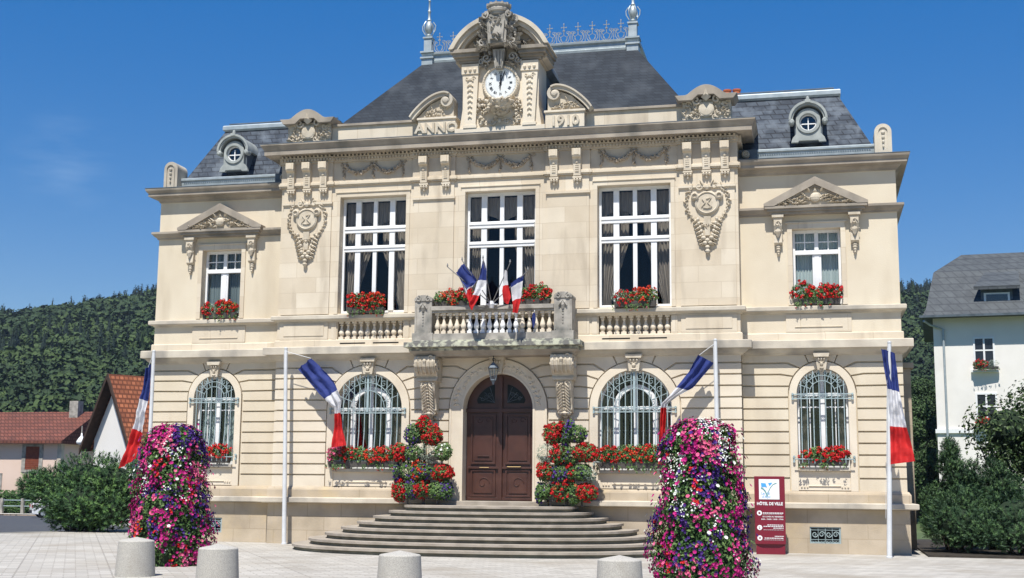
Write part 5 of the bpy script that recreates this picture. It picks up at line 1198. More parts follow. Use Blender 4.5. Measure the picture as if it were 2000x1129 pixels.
# ================================================================ FLAGS
def cloth(b, rows, yb, amp=.035, nx=16, sub=9, bands=(BLUE, FWHITE, RED), cuts=(1 / 3, 2 / 3), fold=2.2, two=True):
    """rows: [((x,z),(x,z)),..] pairs of hoist/fly edge points along the flag; real cloth with folds"""
    P_ = []; n = len(rows); 
    L_ = [0]
    for i in range(1, n): a, c = rows[i - 1], rows[i]; L_.append(L_[-1] + (sqrt((a[0][0] - c[0][0]) ** 2 + (a[0][1] - c[0][1]) ** 2) + sqrt((a[1][0] - c[1][0]) ** 2 + (a[1][1] - c[1][1]) ** 2)) / 2)
    for i in range(n - 1):
        for k in range(sub):
            t = k / sub; P_.append(([rows[i][0][j] * (1 - t) + rows[i + 1][0][j] * t for j in (0, 1)], [rows[i][1][j] * (1 - t) + rows[i + 1][1][j] * t for j in (0, 1)], L_[i] * (1 - t) + L_[i + 1] * t))
    P_.append((list(rows[-1][0]), list(rows[-1][1]), L_[-1])); tot = L_[-1]; vs = []
    w0 = sqrt((rows[0][0][0] - rows[0][1][0]) ** 2 + (rows[0][0][1] - rows[0][1][1]) ** 2)
    for a, c, l in P_:
        w = sqrt((a[0] - c[0]) ** 2 + (a[1] - c[1]) ** 2); am = amp + .10 * max(0, w0 - w)
        for i in range(nx + 1): s_ = i / nx; vs.append((a[0] + (c[0] - a[0]) * s_, yb + am * sin(s_ * pi * 2 * fold + l * 1.8) + .03 * sin(l * 4) + .06 * noise.noise(Vector((s_ * 5, l * 3.5, rows[0][0][0]))) + .02 * noise.noise(Vector((s_ * 14, l * 9, 3))), a[1] + (c[1] - a[1]) * s_))
    b.v_ = len(b.v)
    for r_ in range(len(P_) - 1):
        u = (P_[r_][2] + P_[r_ + 1][2]) / 2 / tot; mi = 0 if u < cuts[0] else 1 if u < cuts[1] else 2
        b.add(vs[r_ * (nx + 1):(r_ + 2) * (nx + 1)], [(i, i + 1, nx + 2 + i, nx + 1 + i) for i in range(nx)], mi)
FM = [BLUE, FWHITE, RED]
def flagpole(base, top, rows, yb, label, cuts, rope=None, amp=.035):
    o = empty('flagpole', base); tag(o, label, 'flagpole', 'white flagpoles along the front of the town hall')
    B, T = Vector(base), Vector(top); b = MB(); b.tube([(0, 0, 0), tuple((T - B) * .5), tuple(T - B)], [.062, .055, .045], 12); b.lathe([(.075, 0), (.075, .03), (.05, .05)], (0, 0, 0), 12); b.build('pole', POLE, o, smooth='auto')
    b = MB(); t = T - B; b.lathe([(.035, 0), (.05, .02), (.05, .05), (0, .07)], tuple(t), 10); b.build('pole_cap', POLE, o)
    b = MB(); b.tube([(-.05, -.01, .9), tuple(t + Vector((-.05, -.01, -.1)))], .005, 4)
    if rope: b.tube([tuple(t + Vector((0, -.03, -.05))), (rope[0] - B.x, yb - B.y, rope[1] - B.z)], .008, 4)
    b.build('rope', POLE, o)
    c = MB(); rr2 = [((a[0] - B.x, a[1] - B.z), (d[0] - B.x, d[1] - B.z)) for a, d in rows]; cloth(c, rr2, yb - B.y, amp, cuts=cuts); fl = c.build('flag', FM, o, smooth=True, recalc=False)
    return o
flagpole((-5.64, -.42, 0), (-5.78, -.42, 5.13), [((-5.405, 4.596), (-5.05, 4.879)), ((-5.101, 4.251), (-4.706, 4.574)), ((-4.786, 3.936), (-4.378, 4.258)), ((-4.533, 3.717), (-4.195, 3.931)), ((-4.356, 3.554), (-4.148, 3.782)), ((-4.322, 3.406), (-4.151, 3.432)), ((-4.337, 2.976), (-4.08, 2.976)), ((-4.366, 2.521), (-3.954, 2.575))],
    -.45, 'flagpole between the left wing and the door, its flag blown right over the window', (.44, .66), rope=(-5.05, 4.88))
flagpole((5.66, -.42, 0), (5.64, -.42, 5.16), [((5.214, 4.824), (5.595, 4.615)), ((4.975, 4.42), (5.339, 4.314)), ((4.743, 4.129), (5.07, 4.005)), ((4.486, 3.813), (4.74, 3.824)), ((4.281, 3.624), (4.433, 3.598)), ((4.267, 3.51), (4.42, 3.509)), ((4.25, 3.029), (4.389, 3.029)), ((4.233, 2.512), (4.372, 2.512))],
    -.45, 'flagpole behind the white topped flower tower, its flag blown left over the window', (.36, .62), rope=(5.25, 4.82))
flagpole((9.58, -1.05, 0), (9.75, -1.05, 4.96), [((9.558, 4.841), (9.867, 4.727)), ((9.612, 4.368), (9.909, 4.281)), ((9.671, 3.893), (9.938, 3.818)), ((9.684, 3.455), (9.992, 3.406)), ((9.688, 3.019), (10.063, 2.99)), ((9.689, 2.623), (10.157, 2.6)), ((9.672, 2.138), (10.222, 2.211))],
    -1.12, 'rightmost flagpole, its flag hanging down beside the right wing', (.355, .68), amp=.05)
flagpole((-9.44, -.8, 0), (-9.47, -.8, 5.07), [((-9.69, 4.593), (-9.522, 4.74)), ((-9.75, 4.171), (-9.538, 4.211)), ((-9.831, 3.728), (-9.58, 3.602)), ((-9.9, 3.327), (-9.618, 3.201)), ((-9.999, 2.927), (-9.671, 2.808)), ((-10.136, 2.417), (-9.74, 2.418)), ((-10.291, 1.937), (-9.788, 2.199))],
    -.84, 'leftmost flagpole, its flag hanging off the corner of the left wing', (.34, .65), rope=(-9.6, 4.66), amp=.05)
# flags fanned out on the balcony
hub = Vector((.01, -.86, 6.16))
bh = MB(); bh.lathe([(.06, -.1), (.09, 0), (.06, .08)], (0, 0, 0), 10); bh.box(-.14, .14, -.02, .30, -.02, .02)
ho = bh.build('flag_holder', POLE, loc=tuple(hub)); tag(ho, 'metal fan holder for the flags at the middle of the balcony rail', 'flag holder')
def bflag(tip, rows, label, cuts=(1 / 3, 2 / 3), mats=None, yb=-1.2):
    o = empty('hand_flag', tuple(hub)); tag(o, label, 'flag', 'small flags fanned out on the balcony')
    b = MB(); T = Vector(tip) - hub; b.tube([(0, 0, 0), tuple(T)], .012, 6); b.lathe([(.012, 0), (.024, .03), (.01, .08), (.0, .1)], tuple(T), 6); b.build('pole', mat('grey pole', (.2, .2, .2), rough=.4), o)
    if rows:
        c = MB(); cloth(c, [((a[0] - hub.x, a[1] - hub.z), (d[0] - hub.x, d[1] - hub.z)) for a, d in rows], yb - hub.y, .03, nx=7, sub=4, cuts=cuts, fold=1.4); c.build('cloth', mats or FM, o, smooth=True, recalc=False)
bflag((-.667, -1.3, 7.246), [((-.852, 6.951), (-.648, 7.209)), ((-.704, 6.717), (-.465, 6.974)), ((-.60, 6.58), (-.291, 6.741)), ((-.56, 6.46), (-.45, 6.52)), ((-.591, 6.336), (-.42, 6.36)), ((-.50, 6.15), (-.39, 6.25)), ((-.461, 6.03), (-.44, 6.08))], 'balcony flag with its broad blue band spread, second from left', (.52, .56), yb=-1.20)
bflag((-1.052, -1.3, 7.09), [((-.82, 6.90), (-.76, 6.95)), ((-.74, 6.72), (-.66, 6.78)), ((-.66, 6.5), (-.56, 6.55)), ((-.60, 6.35), (-.5, 6.4)), ((-.50, 6.15), (-.40, 6.2))], 'leftmost balcony flag, furled narrow with its pole tip bare', (.1, .7), yb=-1.12)
bflag((-.102, -1.35, 7.263), [((-.13, 7.22), (-.09, 7.21)), ((-.21, 6.88), (-.025, 6.944)), ((-.282, 6.688), (-.022, 6.645)), ((-.35, 6.427), (-.144, 6.456)), ((-.42, 6.271), (-.248, 6.197)), ((-.48, 6.167), (-.33, 6.05)), ((-.42, 5.99), (-.38, 5.95))], 'balcony flag on the most upright pole, hanging left of the middle', (.36, .68), yb=-1.28)
bflag((.593, -1.3, 7.136), [((.438, 6.98), (.50, 6.95)), ((.40, 6.70), (.505, 6.70)), ((.363, 6.46), (.56, 6.49)), ((.40, 6.20), (.612, 6.28)), ((.481, 6.11), (.55, 6.10))], 'balcony flag right of the middle, white and red folded tight', (.02, .42), yb=-1.24)
bflag((1.07, -1.35, 6.921), [((.601, 6.62), (.93, 6.84)), ((.602, 6.489), (.905, 6.637)), ((.621, 6.28), (.885, 6.412)), ((.64, 6.14), (.869, 6.204)), ((.651, 5.88), (.801, 5.86))], 'rightmost balcony flag, with the longest red tail', (.16, .58), yb=-1.26)
o = empty('hand_flag', (1.12, -.80, 5.95)); tag(o, 'tiny blue flag hanging in front of the balcony balusters', 'flag')
b = MB(); b.tube([(0, 0, 0), (0, .05, .05)], .01, 5); b.build('pole', POLE, o); c = MB(); cloth(c, [((-.03, -.04), (.03, -.04)), ((-.06, -.22), (.04, -.22)), ((-.03, -.42), (.0, -.40))], -.05, .015, nx=4, sub=3); c.build('cloth', [BLUE, BLUE, BLUE], o, smooth=True, recalc=False)
# ================================================================ LANTERN
o = empty('hanging_lantern', (0.0, -.55, 4.96)); tag(o, 'dark iron lantern hanging under the balcony in front of the door', 'lantern')
b = MB(); b.tube([(0, 0, 0), (0, 0, -.30)], .012, 6); b.lump(0, 0, -.08, .03, .03, .03); b.curl(.0, -.2, .05, 0, 1, 1, 0, .01, 0); b.build('chain', BLACK, o)
b = MB(); b.lathe([(.02, 0), (.05, -.03), (.14, -.13), (.15, -.15), (.13, -.155)], (0, 0, -.26), 6)
for i in range(6): a = 2 * pi * i / 6; b.tube([(.13 * cos(a), .13 * sin(a), -.41), (.07 * cos(a), .07 * sin(a), -.70)], .009, 4)
b.lathe([(.075, -.70), (.08, -.72), (.04, -.76), (.03, -.80), (.01, -.84)], (0, 0, 0), 6); b.build('frame', ZINCD, o)
b = MB(); b.lathe([(.12, -.415), (.065, -.70)], (0, 0, 0), 6); b.build('glass', GLASS, o)
# ================================================================ BOLLARDS
BOLL = [((-3.40, -12.0), 'bollard overlapping the left edge of the flower tower'), ((-1.02, -13.75), 'bollard overlapping the right foot of the left flower tower'), ((2.16, -14.5), 'bollard in front of the middle of the steps'), ((5.32, -14.5), 'bollard between the steps and the right flower tower')]
b = MB(); pr = [(.335, -.05), (.335, .02), (.30, .585), (.285, .60)] + [(.285 * (1 - i / 6), .60 + .055 * i / 6) for i in range(1, 6)] + [(.01, .655)]
b.lathe(pr, (0, 0, 0), 40); b0 = b.build('bollard', GRAN, smooth='auto', bevel=.006)
for i, (p, l) in enumerate(BOLL):
    o = b0 if i == 0 else b0.copy()
    if i: COL.objects.link(o)
    o.location = (*p, 0); o.rotation_euler = (0, 0, i * 1.3); tag(o, 'pale aggregate stone ' + l, 'bollard', 'stone bollards across the plaza')
# ================================================================ SIGN
MAR = mat('maroon enamel', (.19, .012, .028), (.17, .01, .024), 2, rough=.35, spec=.5)
sx, sy = 6.885, -.52; o = empty('information_sign', (sx, sy, 0), radians(3)); tag(o, 'maroon totem sign with a white emblem panel at the foot of the right wing', 'sign')
b = MB(); b.box(-.36, .36, -.02, .03, .24, 1.85); b.box(-.335, .335, .031, .10, .0, 1.80); b.build('panel', MAR, o, bevel=.006)
b = MB(); b.plate([(-.34, 0.001), (.34, 0.001), (.34, .25)] + [(.34 * cos(radians(a)) * 1., .25 - .12 * sin(radians(a))) for a in range(10, 171, 10)] + [(-.34, .25)], .0, .03); b.build('foot', MAR, o)
b = MB(); b.box(-.25, .23, -.028, -.021, 1.30, 1.78); b.build('emblem_panel', WHITE, o)
LB = mat('emblem blue', (.08, .35, .70), rough=.4); LG = mat('emblem green', (.08, .30, .30), rough=.4)
b = MB(); b.plate([(-.20, 1.69), (-.09, 1.68), (-.06, 1.58), (-.12, 1.60), (-.19, 1.585)], -.033, -.029); b.plate([(-.03, 1.69), (.07, 1.70), (.04, 1.66), (.0, 1.62)], -.033, -.029)
def stroke(P_, w0, w1):
    n = len(P_)
    for i in range(n - 1):
        (x0, z0), (x1, z1) = P_[i], P_[i + 1]; dx, dz = x1 - x0, z1 - z0; l = sqrt(dx * dx + dz * dz); w = w0 + (w1 - w0) * i / n; nx, nz = -dz / l * w, dx / l * w
        b.add([(x0 + nx, -.034, z0 + nz), (x1 + nx, -.034, z1 + nz), (x1 - nx, -.034, z1 - nz), (x0 - nx, -.034, z0 - nz)], [(0, 1, 2, 3)])
b.build('emblem_shape', LB, o)
b = MB(); stroke([(-.20, 1.57), (-.15, 1.55), (-.10, 1.49), (-.07, 1.41), (-.06, 1.36)], .014, .006); stroke([(-.06, 1.36), (-.03, 1.48), (.02, 1.58), (.09, 1.66), (.17, 1.69)], .006, .008); b.build('emblem_stroke', LG, o, recalc=False)
b = MB(); b.text('Le Val', -.20, -.030, 1.415, .085, .001, align='LEFT'); b.text("d'Ajol", -.18, -.030, 1.335, .085, .001, align='LEFT'); b.build('emblem_lettering', LB, o)
b = MB(); b.text('HÔTEL DE VILLE', 0, -.024, 1.165, .098, .002, bold=.0035, sx=.86)
def row(t, z, s_, w=0.0008): b.text(t, .31, -.024, z, s_, .001, align='RIGHT', bold=w, sx=.95)
row('DU LUNDI AU VENDREDI', .875, .045, .001); row('8H30 - 12H00 / 13H30 - 17H30', .815, .042, .001)
def blur_row(x0, x1, z, h_):   # lines too small to read on the sign
    x = x0
    while x < x1 - .01: w_ = U(.02, .06); b.box(x, min(x + w_, x1), -.026, -.022, z, z + h_); x += w_ + .010
for x0, x1, z, h_ in ((-.17, .31, .965, .022), (-.17, .31, .945, .006), (-.07, .31, .685, .018), (-.16, .31, .650, .018), (.07, .31, .612, .018), (-.16, .31, .575, .007), (.10, .31, .42, .018), (-.14, .31, .375, .018), (-.16, .31, .34, .007)): blur_row(x0, x1, z, h_)
for z in (.975, .63, .385): b.lathe([(.06, 0), (.06, .003), (0, .003)], (-.25, -.022, z), 20, axis='y')
b.build('lettering', WHITE, o)
b = MB(); b.lathe([(.025, 0), (.025, .002), (.016, .002)], (-.25, -.027, .975), 12, axis='y'); b.box(-.262, -.252, -.029, -.026, .60, .66); b.box(-.255, -.235, -.029, -.026, .60, .61); b.lump(-.25, -.026, .385, .028, .003, .018); b.build('pictogram', MAR, o)
# ================================================================ CONIFERS, SHRUBS, TREES
def pine(name, label, loc, blobs, seed, ntuft, mats=(PINE, PINEL), nl=.16, cat='shrub', group=None, up=.4):
    random.seed(seed); o = empty(name, loc); tag(o, label, cat, group); b = MB(); tk = MB()
    for (cx, cy, cz, rx, ry, rz) in blobs:
        tk.tube([(cx * .2, cy * .2, 0), (cx * .6, cy * .6, cz * .5), (cx, cy, cz)], [.07, .05, .02], 6)
        for i in range(ntuft):
            th, ph = U(0, 2 * pi), acos(U(-.75, 1)); k = U(.70, 1.05); d = Vector((sin(ph) * cos(th), sin(ph) * sin(th), cos(ph))); p = Vector((cx + d.x * rx * k, cy + d.y * ry * k, cz + d.z * rz * k))
            if p.z < .05: continue
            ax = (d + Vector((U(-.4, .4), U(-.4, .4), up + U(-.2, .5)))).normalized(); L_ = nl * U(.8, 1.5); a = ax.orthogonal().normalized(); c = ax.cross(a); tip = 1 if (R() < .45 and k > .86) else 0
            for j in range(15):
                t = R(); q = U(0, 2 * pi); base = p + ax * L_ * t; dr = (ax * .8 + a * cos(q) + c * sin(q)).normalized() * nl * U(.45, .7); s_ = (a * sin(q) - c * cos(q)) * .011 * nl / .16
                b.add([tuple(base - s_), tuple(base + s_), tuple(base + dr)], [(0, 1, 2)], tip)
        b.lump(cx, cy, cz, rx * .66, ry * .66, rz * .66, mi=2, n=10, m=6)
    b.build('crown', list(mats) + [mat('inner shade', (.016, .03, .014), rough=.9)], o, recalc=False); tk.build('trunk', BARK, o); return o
random.seed(77)
bl = [(-1.15, 0, .95, .85, .8, .62), (-.55, -.1, 1.35, .95, .8, .75), (.2, 0, 1.75, .95, .9, .75), (.95, .1, 1.65, .95, .9, .8), (1.6, .2, 1.2, .8, .8, .75), (-1.3, -.1, 1.5, .5, .5, .4), (.35, -.5, 1.05, 1.2, .7, .75), (-.35, -.4, .7, 1.3, .6, .5), (1.3, -.3, .8, .9, .7, .7), (0, 0, .45, 1.6, .8, .45)]
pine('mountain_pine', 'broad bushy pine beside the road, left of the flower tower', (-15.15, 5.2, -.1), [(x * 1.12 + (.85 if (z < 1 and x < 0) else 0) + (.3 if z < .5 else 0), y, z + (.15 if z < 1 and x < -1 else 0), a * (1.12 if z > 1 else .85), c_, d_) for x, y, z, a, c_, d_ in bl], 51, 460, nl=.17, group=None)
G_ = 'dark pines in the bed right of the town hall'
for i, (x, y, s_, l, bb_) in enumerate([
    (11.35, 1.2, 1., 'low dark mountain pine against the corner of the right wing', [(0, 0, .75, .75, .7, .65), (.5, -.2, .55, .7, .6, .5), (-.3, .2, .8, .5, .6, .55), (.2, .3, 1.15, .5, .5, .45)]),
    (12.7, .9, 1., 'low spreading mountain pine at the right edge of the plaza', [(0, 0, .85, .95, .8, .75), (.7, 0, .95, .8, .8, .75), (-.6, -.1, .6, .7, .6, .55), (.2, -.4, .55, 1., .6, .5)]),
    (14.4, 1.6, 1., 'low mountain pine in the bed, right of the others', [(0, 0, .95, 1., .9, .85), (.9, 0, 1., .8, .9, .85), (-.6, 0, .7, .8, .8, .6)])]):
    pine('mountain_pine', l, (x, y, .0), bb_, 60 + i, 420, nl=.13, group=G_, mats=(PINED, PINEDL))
# taller spiky pine behind
def spiky(loc, h, label, seed):
    bb_ = [(U(-.5, .5) * (1 - k / 8), U(-.3, .3), .35 + h * .11 * k, .62 * (1 - k / 10), .6 * (1 - k / 10), .35) for k in range(8)] + [(q * .45, 0, h * .5 + U(-.2, .5), .22, .22, .42) for q in (-1.1, -.5, .6, 1.2)]
    pine('upright_pine', label, loc, bb_, seed, 230, nl=.13, up=1.1, mats=(PINED, PINEDL), group='upright pines in the bed beside the right wing')
random.seed(5); spiky((11.35, 2.6, 0), 2.75, 'upright dark pine with spiky shoots beside the right wing', 71); spiky((12.5, 3.4, 0), 2.1, 'shorter upright pine in front of the white house', 72)
def broadleaf(name, label, loc, h, w, n, mats, seed, trunk=.12, ls=.12, low=.25, cat='tree', group=None):
    random.seed(seed); o = empty(name, loc); tag(o, label, cat, group); tk = MB(); b = MB(); tk.tube([(0, 0, -.1), (.05, 0, h * .3), (0, .05, h * .75)], [trunk, trunk * .75, trunk * .25], 8); cl = []
    for i in range(26):
        th = U(0, 2 * pi); ph = acos(U(-.75, 1)); k = U(.35, .78); c = Vector((w * k * sin(ph) * cos(th), w * k * sin(ph) * sin(th), h * (low + (1 - low) * .5) + h * (1 - low) * .5 * k * cos(ph))); cl.append((c, w * U(.26, .40)))
        tk.tube([(0, 0, h * .3), tuple(c * .6 + Vector((0, 0, h * .15))), tuple(c)], [trunk * .4, trunk * .2, .01], 5)
    for c, r_ in cl:
        sh = R()
        for i in range(n):
            th, ph = U(0, 2 * pi), acos(U(-.9, 1)); d = Vector((sin(ph) * cos(th), sin(ph) * sin(th), cos(ph))); leafq(b, c + d * r_ * (U(.55, 1.0) if R() < .93 else U(1, 1.15)), d, ls * U(.7, 1.3), 0 if R() < .35 + .5 * sh else 1, .6)
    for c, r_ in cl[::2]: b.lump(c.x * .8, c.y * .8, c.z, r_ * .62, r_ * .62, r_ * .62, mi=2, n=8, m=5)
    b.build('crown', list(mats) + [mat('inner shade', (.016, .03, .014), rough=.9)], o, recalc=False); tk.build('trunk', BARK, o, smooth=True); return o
DL, DL2 = mat('dark leaves', (.035, .065, .02), (.025, .05, .016), 3, rough=.55), mat('mid leaves', (.07, .11, .03), (.05, .085, .025), 3, rough=.55)
broadleaf('round_tree', 'round clipped tree in front of the white house at the right edge', (14.6, 6.2, 0), 4.45, 2.35, 900, (DL, DL2), 81, ls=.12, low=.30)
SL = (FOR[1], mat('slope leaves', (.055, .10, .028), (.04, .08, .022), 3, rough=.6))
for i, (x, y, z, h, w) in enumerate([(14.4, 60, -.8, 9, 2.6), (15.4, 68, -.8, 12.0, 3.4), (16.8, 64, -.6, 7.5, 2.6), (18.5, 88, -.5, 14, 4.6), (15.0, 78, -.5, 11.5, 4), (19.0, 78, -.5, 14.0, 3.6)]):
    broadleaf('slope_tree', ['lowest tree in the gap, just right of the town hall corner', 'tall tree in the middle of the gap between town hall and white house', 'small tree touching the corner of the white house', 'highest tree on the slope in the gap beside the white house', 'tree on the slope hidden in part by the right wing', 'tall tree touching the white house gutter'][i], (x, y, z), h, w, 900, SL, 90 + i, ls=.20, trunk=.25, low=.05, group='trees on the slope behind the right wing')
for i, (x, y, h, w) in enumerate([(-83, 110, 11, 6), (-72, 112, 9, 5), (-64, 104, 8, 5.), (-92, 118, 12, 6), (-56, 100, 7.5, 4)]):
    broadleaf('valley_tree', ['broad light green tree behind the left end of the pink house', 'light green tree behind the ridge of the pink house', 'light green tree behind the chimney of the pink house', 'tallest light green tree at the left edge behind the pink house', 'small light tree between the pink house and the gabled barn'][i], (x, y, -1), h, w, 420, (FOR[1], FOR[2]), 110 + i, ls=.4, trunk=.3, low=.0, group='trees behind the pink house')
# hedge across the road
random.seed(8); b = MB(); a0, a1 = Vector((-78, 59.2, 0)), Vector((-47, 57.6, 0)); b.plan([(-78, 60.2), (-78, 59.3), (-47, 57.7), (-47, 58.6)], -1.1, .55, 1)
for i in range(9000): t = R(); p = a0.lerp(a1, t) + Vector((0, U(-.05, .1), 0)); zz = U(-.95, .8); leafq(b, Vector((p.x, p.y + (U(0, .9) if zz > .6 else 0), zz)), Vector((0, -1, .3)), U(.16, .3), 0 if R() < .7 else 2)
tag(b.build('hedge', [LEAF, mat('inner shade', (.016, .03, .014)), DL2], recalc=False), 'clipped green hedge across the road in front of the pink house', 'hedge')
o = empty('railing', (-64, 57.9, -.95)); tag(o, 'low white railing in front of the hedge across the road', 'railing')
for i in range(16): x = -13 + i * 1.9; b = MB(); b.box(x - .12, x + .12, -x * .05 - .1, -x * .05 + .1, -.1, 1.15); b.build('post', GREYST, o)
b = MB(); b.tube([(-13, .65, 1.0), (15.6, -.78, 1.0)], .035, 6); b.tube([(-13, .65, .55), (15.6, -.78, .55)], .035, 6); b.build('rail', GRILLE, o)
# ================================================================ HOUSES
TILE = mat('brown roof tiles', (.21, .075, .05), (.15, .06, .042), 1.2, rough=.8, bump=.3, brick=(.35, .30, (.75, .72, .7), (.45, .4, .4), .05))
TILE2 = mat('orange roof tiles', (.40, .14, .065), (.29, .10, .05), 1.5, rough=.8, bump=.3, brick=(.30, .22, (.62, .58, .55), (.35, .3, .28), .045))
PINKW = mat('pink render', (.70, .54, .44), (.66, .50, .40), .6); WHW = mat('white render', (.80, .765, .71), (.74, .705, .65), .5, c3=(.66, .63, .58), s3=.4, t3=(.5, .8)); SHUT = mat('brown shutter', (.22, .06, .03), (.17, .045, .025), 3); TIMB = mat('dark timber', (.06, .035, .025), (.04, .025, .018), 5)
# pink house
o = empty('pink_house', (-60, 60, 0)); tag(o, 'pale pink two storey house with brown tiled roof across the road', 'house')
b = MB(); b.box(-12, 9.0, 0, 9, -1.5, 4.75); b.build('wall', PINKW, o); b = MB(); b.box(8.75, 9.08, -.06, .4, -1.4, 4.7); b.build('quoin', LEDGE, o)
b = MB(); e = 4.75; b.add([(-12.5, -.7, e), (9.5, -.7, e), (9.5, 9.7, e), (-12.5, 9.7, e), (-6.2, 4.5, 7.35), (9.5, 4.5, 7.35), (-12.5, -.7, e - .22), (9.5, -.7, e - .22), (9.5, 9.7, e - .22), (-12.5, 9.7, e - .22)], [(0, 1, 5, 4), (1, 2, 5), (2, 3, 4, 5), (3, 0, 4), (6, 7, 1, 0), (7, 8, 2, 1), (8, 9, 3, 2), (9, 6, 0, 3), (9, 8, 7, 6)]); rf = b.build('roof', TILE, o)
b = MB(); b.box(7.4, 8.2, 3.4, 4.2, 6.2, 8.2); b.build('chimney', GREYST, rf)
for x, z0, z1 in ((6.5, 2.45, 4.3), (-.5, 2.45, 4.3), (2.9, -.3, 1.95), (-7, 2.45, 4.3)):
    b = MB(); b.plate(rect(x - .95, x + .95, z0 - .2, z1 + .2), -.06, .0, [rect(x - .62, x + .62, z0, z1)]); fr = b.build('window', GREYST, o); b = MB(); b.box(x - .62, x + .62, -.02, .0 - .001, z0, z1)
    for k in range(12): b.box(x - .6, x + .6, -.035, -.02, z0 + (z1 - z0) * k / 12 + .02, z0 + (z1 - z0) * (k + .75) / 12)
    b.build('shutter', SHUT, fr)
b = MB(); b.box(-1.9 + 1.0, 1.0, -.08, 0, 3.15, 4.0); sg_ = b.build('shop_sign', mat('sign brown', (.22, .12, .09), rough=.6), o)
b = MB(); b.box(-.8, .35, -.095, -.081, 3.45, 3.62); b.lump(.65, -.085, 3.45, .22, .02, .26); b.lump(.65, -.085, 3.75, .12, .02, .14); b.build('sign_mark', WHITE, sg_)
# grey-roofed neighbour behind
o = empty('small_house', (-47, 66, 0)); tag(o, 'small house with red roof between the pink house and the gabled barn', 'house')
b = MB(); b.box(-3.5, 6, 0, 7, -1.5, 4.0); b.build('wall', WHW, o); b = MB(); b.add([(-3.9, -.6, 4.0), (6.4, -.6, 4.0), (6.4, 7.6, 4.0), (-3.9, 7.6, 4.0), (-3.9, 3.5, 7.2), (6.4, 3.5, 7.2)], [(0, 1, 5, 4), (1, 2, 5), (2, 3, 4, 5), (3, 0, 4), (3, 2, 1, 0)]); rf = b.build('roof', TILE, o)
b = MB(); b.box(-2.6, -1.8, 1.0, 1.8, 4.5, 6.2); b.build('chimney', WHW, rf)
# gabled barn with orange tiles: ridge runs back to the right
ux, uy = .83, -.56; dx_, dy_ = .56, .83
o = empty('gabled_barn', (-23.25, 20, 0)); tag(o, 'steep gabled building with orange tiled roof and white gable wall behind the pine', 'building')
def LP(a, l, z): return (a * ux + l * dx_, a * uy + l * dy_, z)
zr, ze, hw = 6.42, 3.1, 2.45
b = MB(); f_ = [LP(-hw * .82, .45, -1), LP(hw * .82, .45, -1), LP(hw * .82, .45, ze + .4), LP(0, .45, zr - .35), LP(-hw * .82, .45, ze + .4)]; g_ = [LP(-hw * .82, 13, -1), LP(hw * .82, 13, -1), LP(hw * .82, 13, ze + .4), LP(0, 13, zr - .35), LP(-hw * .82, 13, ze + .4)]
b.add(f_ + g_, [(0, 1, 2, 3, 4), (9, 8, 7, 6, 5), (1, 6, 7, 2), (5, 0, 4, 9)]); b.build('wall', WHW, o)
for q in (-1, 1):
    b = MB(); A = [LP(0, 0, zr), LP(q * hw, 0, ze), LP(q * hw, 14, ze), LP(0, 14, zr)]; v = A + [(x, y, z - .14) for x, y, z in A]; b.add(v, [(0, 1, 2, 3), (7, 6, 5, 4), (0, 4, 5, 1), (1, 5, 6, 2), (2, 6, 7, 3), (3, 7, 4, 0)]); b.build('roof', TILE2, o)
    b = MB(); b.add([LP(0, -.05, zr + .03), LP(q * (hw + .05), -.05, ze - .04), LP(q * (hw + .05), -.05, ze - .3), LP(0, -.05, zr - .24), LP(0, .02, zr + .03), LP(q * (hw + .05), .02, ze - .04), LP(q * (hw + .05), .02, ze - .3), LP(0, .02, zr - .24)], [(0, 1, 2, 3), (4, 7, 6, 5), (0, 4, 5, 1), (2, 6, 7, 3), (1, 5, 6, 2), (0, 3, 7, 4)]); b.build('bargeboard', TIMB, o)
b = MB(); b.add([LP(-hw, .02, ze - .15), LP(0, .02, zr - .2), LP(0, .44, zr - .2), LP(-hw, .44, ze - .15)], [(0, 1, 2, 3)]); b.add([LP(hw, .02, ze - .15), LP(0, .02, zr - .2), LP(0, .44, zr - .2), LP(hw, .44, ze - .15)], [(0, 1, 2, 3)]); b.build('eave_lining', TIMB, o)
# white house on the right
SL3 = mat('grey shingle roof', (.085, .095, .10), (.062, .070, .076), 2, rough=.7, bump=.2, brick=(.5, .45, (.88, .88, .9), (.62, .62, .65), .04))
o = empty('white_house', (14.87, 45, 0), radians(-5.2)); tag(o, 'tall white rendered house with grey roof and dormer at the right edge', 'house')
b = MB(); b.box(0, 22, 0, 12, -1, 11.4); b.build('wall', WHW, o); b = MB(); b.box(-.10, 22.1, -.12, 12, 4.72, 4.95); b.build('string_course', WHITE, o)
b = MB(); e = 11.35; b.add([(-.6, -.75, e), (22.6, -.75, e), (22.6, 12.7, e), (-.6, 12.7, e), (-.35, -.3, e + .55), (22.4, -.3, e + .55), (22.4, 12.3, e + .55), (-.35, 12.3, e + .55), (.15, 1.8, 14.35), (22, 1.8, 14.35), (22, 10.6, 14.35), (.15, 10.6, 14.35), (1.8, 3.6, 15.65), (20, 3.6, 15.65), (20, 8.6, 15.65), (1.8, 8.6, 15.65)],
    [(0, 1, 5, 4), (1, 2, 6, 5), (2, 3, 7, 6), (3, 0, 4, 7), (4, 5, 9, 8), (5, 6, 10, 9), (6, 7, 11, 10), (7, 4, 8, 11), (8, 9, 13, 12), (9, 10, 14, 13), (10, 11, 15, 14), (11, 8, 12, 15), (12, 13, 14, 15), (3, 2, 1, 0)]); rf = b.build('roof', SL3, o)
b = MB(); b.sweep([(-.62, 5), (-.62, -.77), (22, -.77)], [(-.05, e - .03), (.10, e - .03), (.12, e + .10), (-.05, e + .10)]); b.build('gutter', ZINCD, rf)
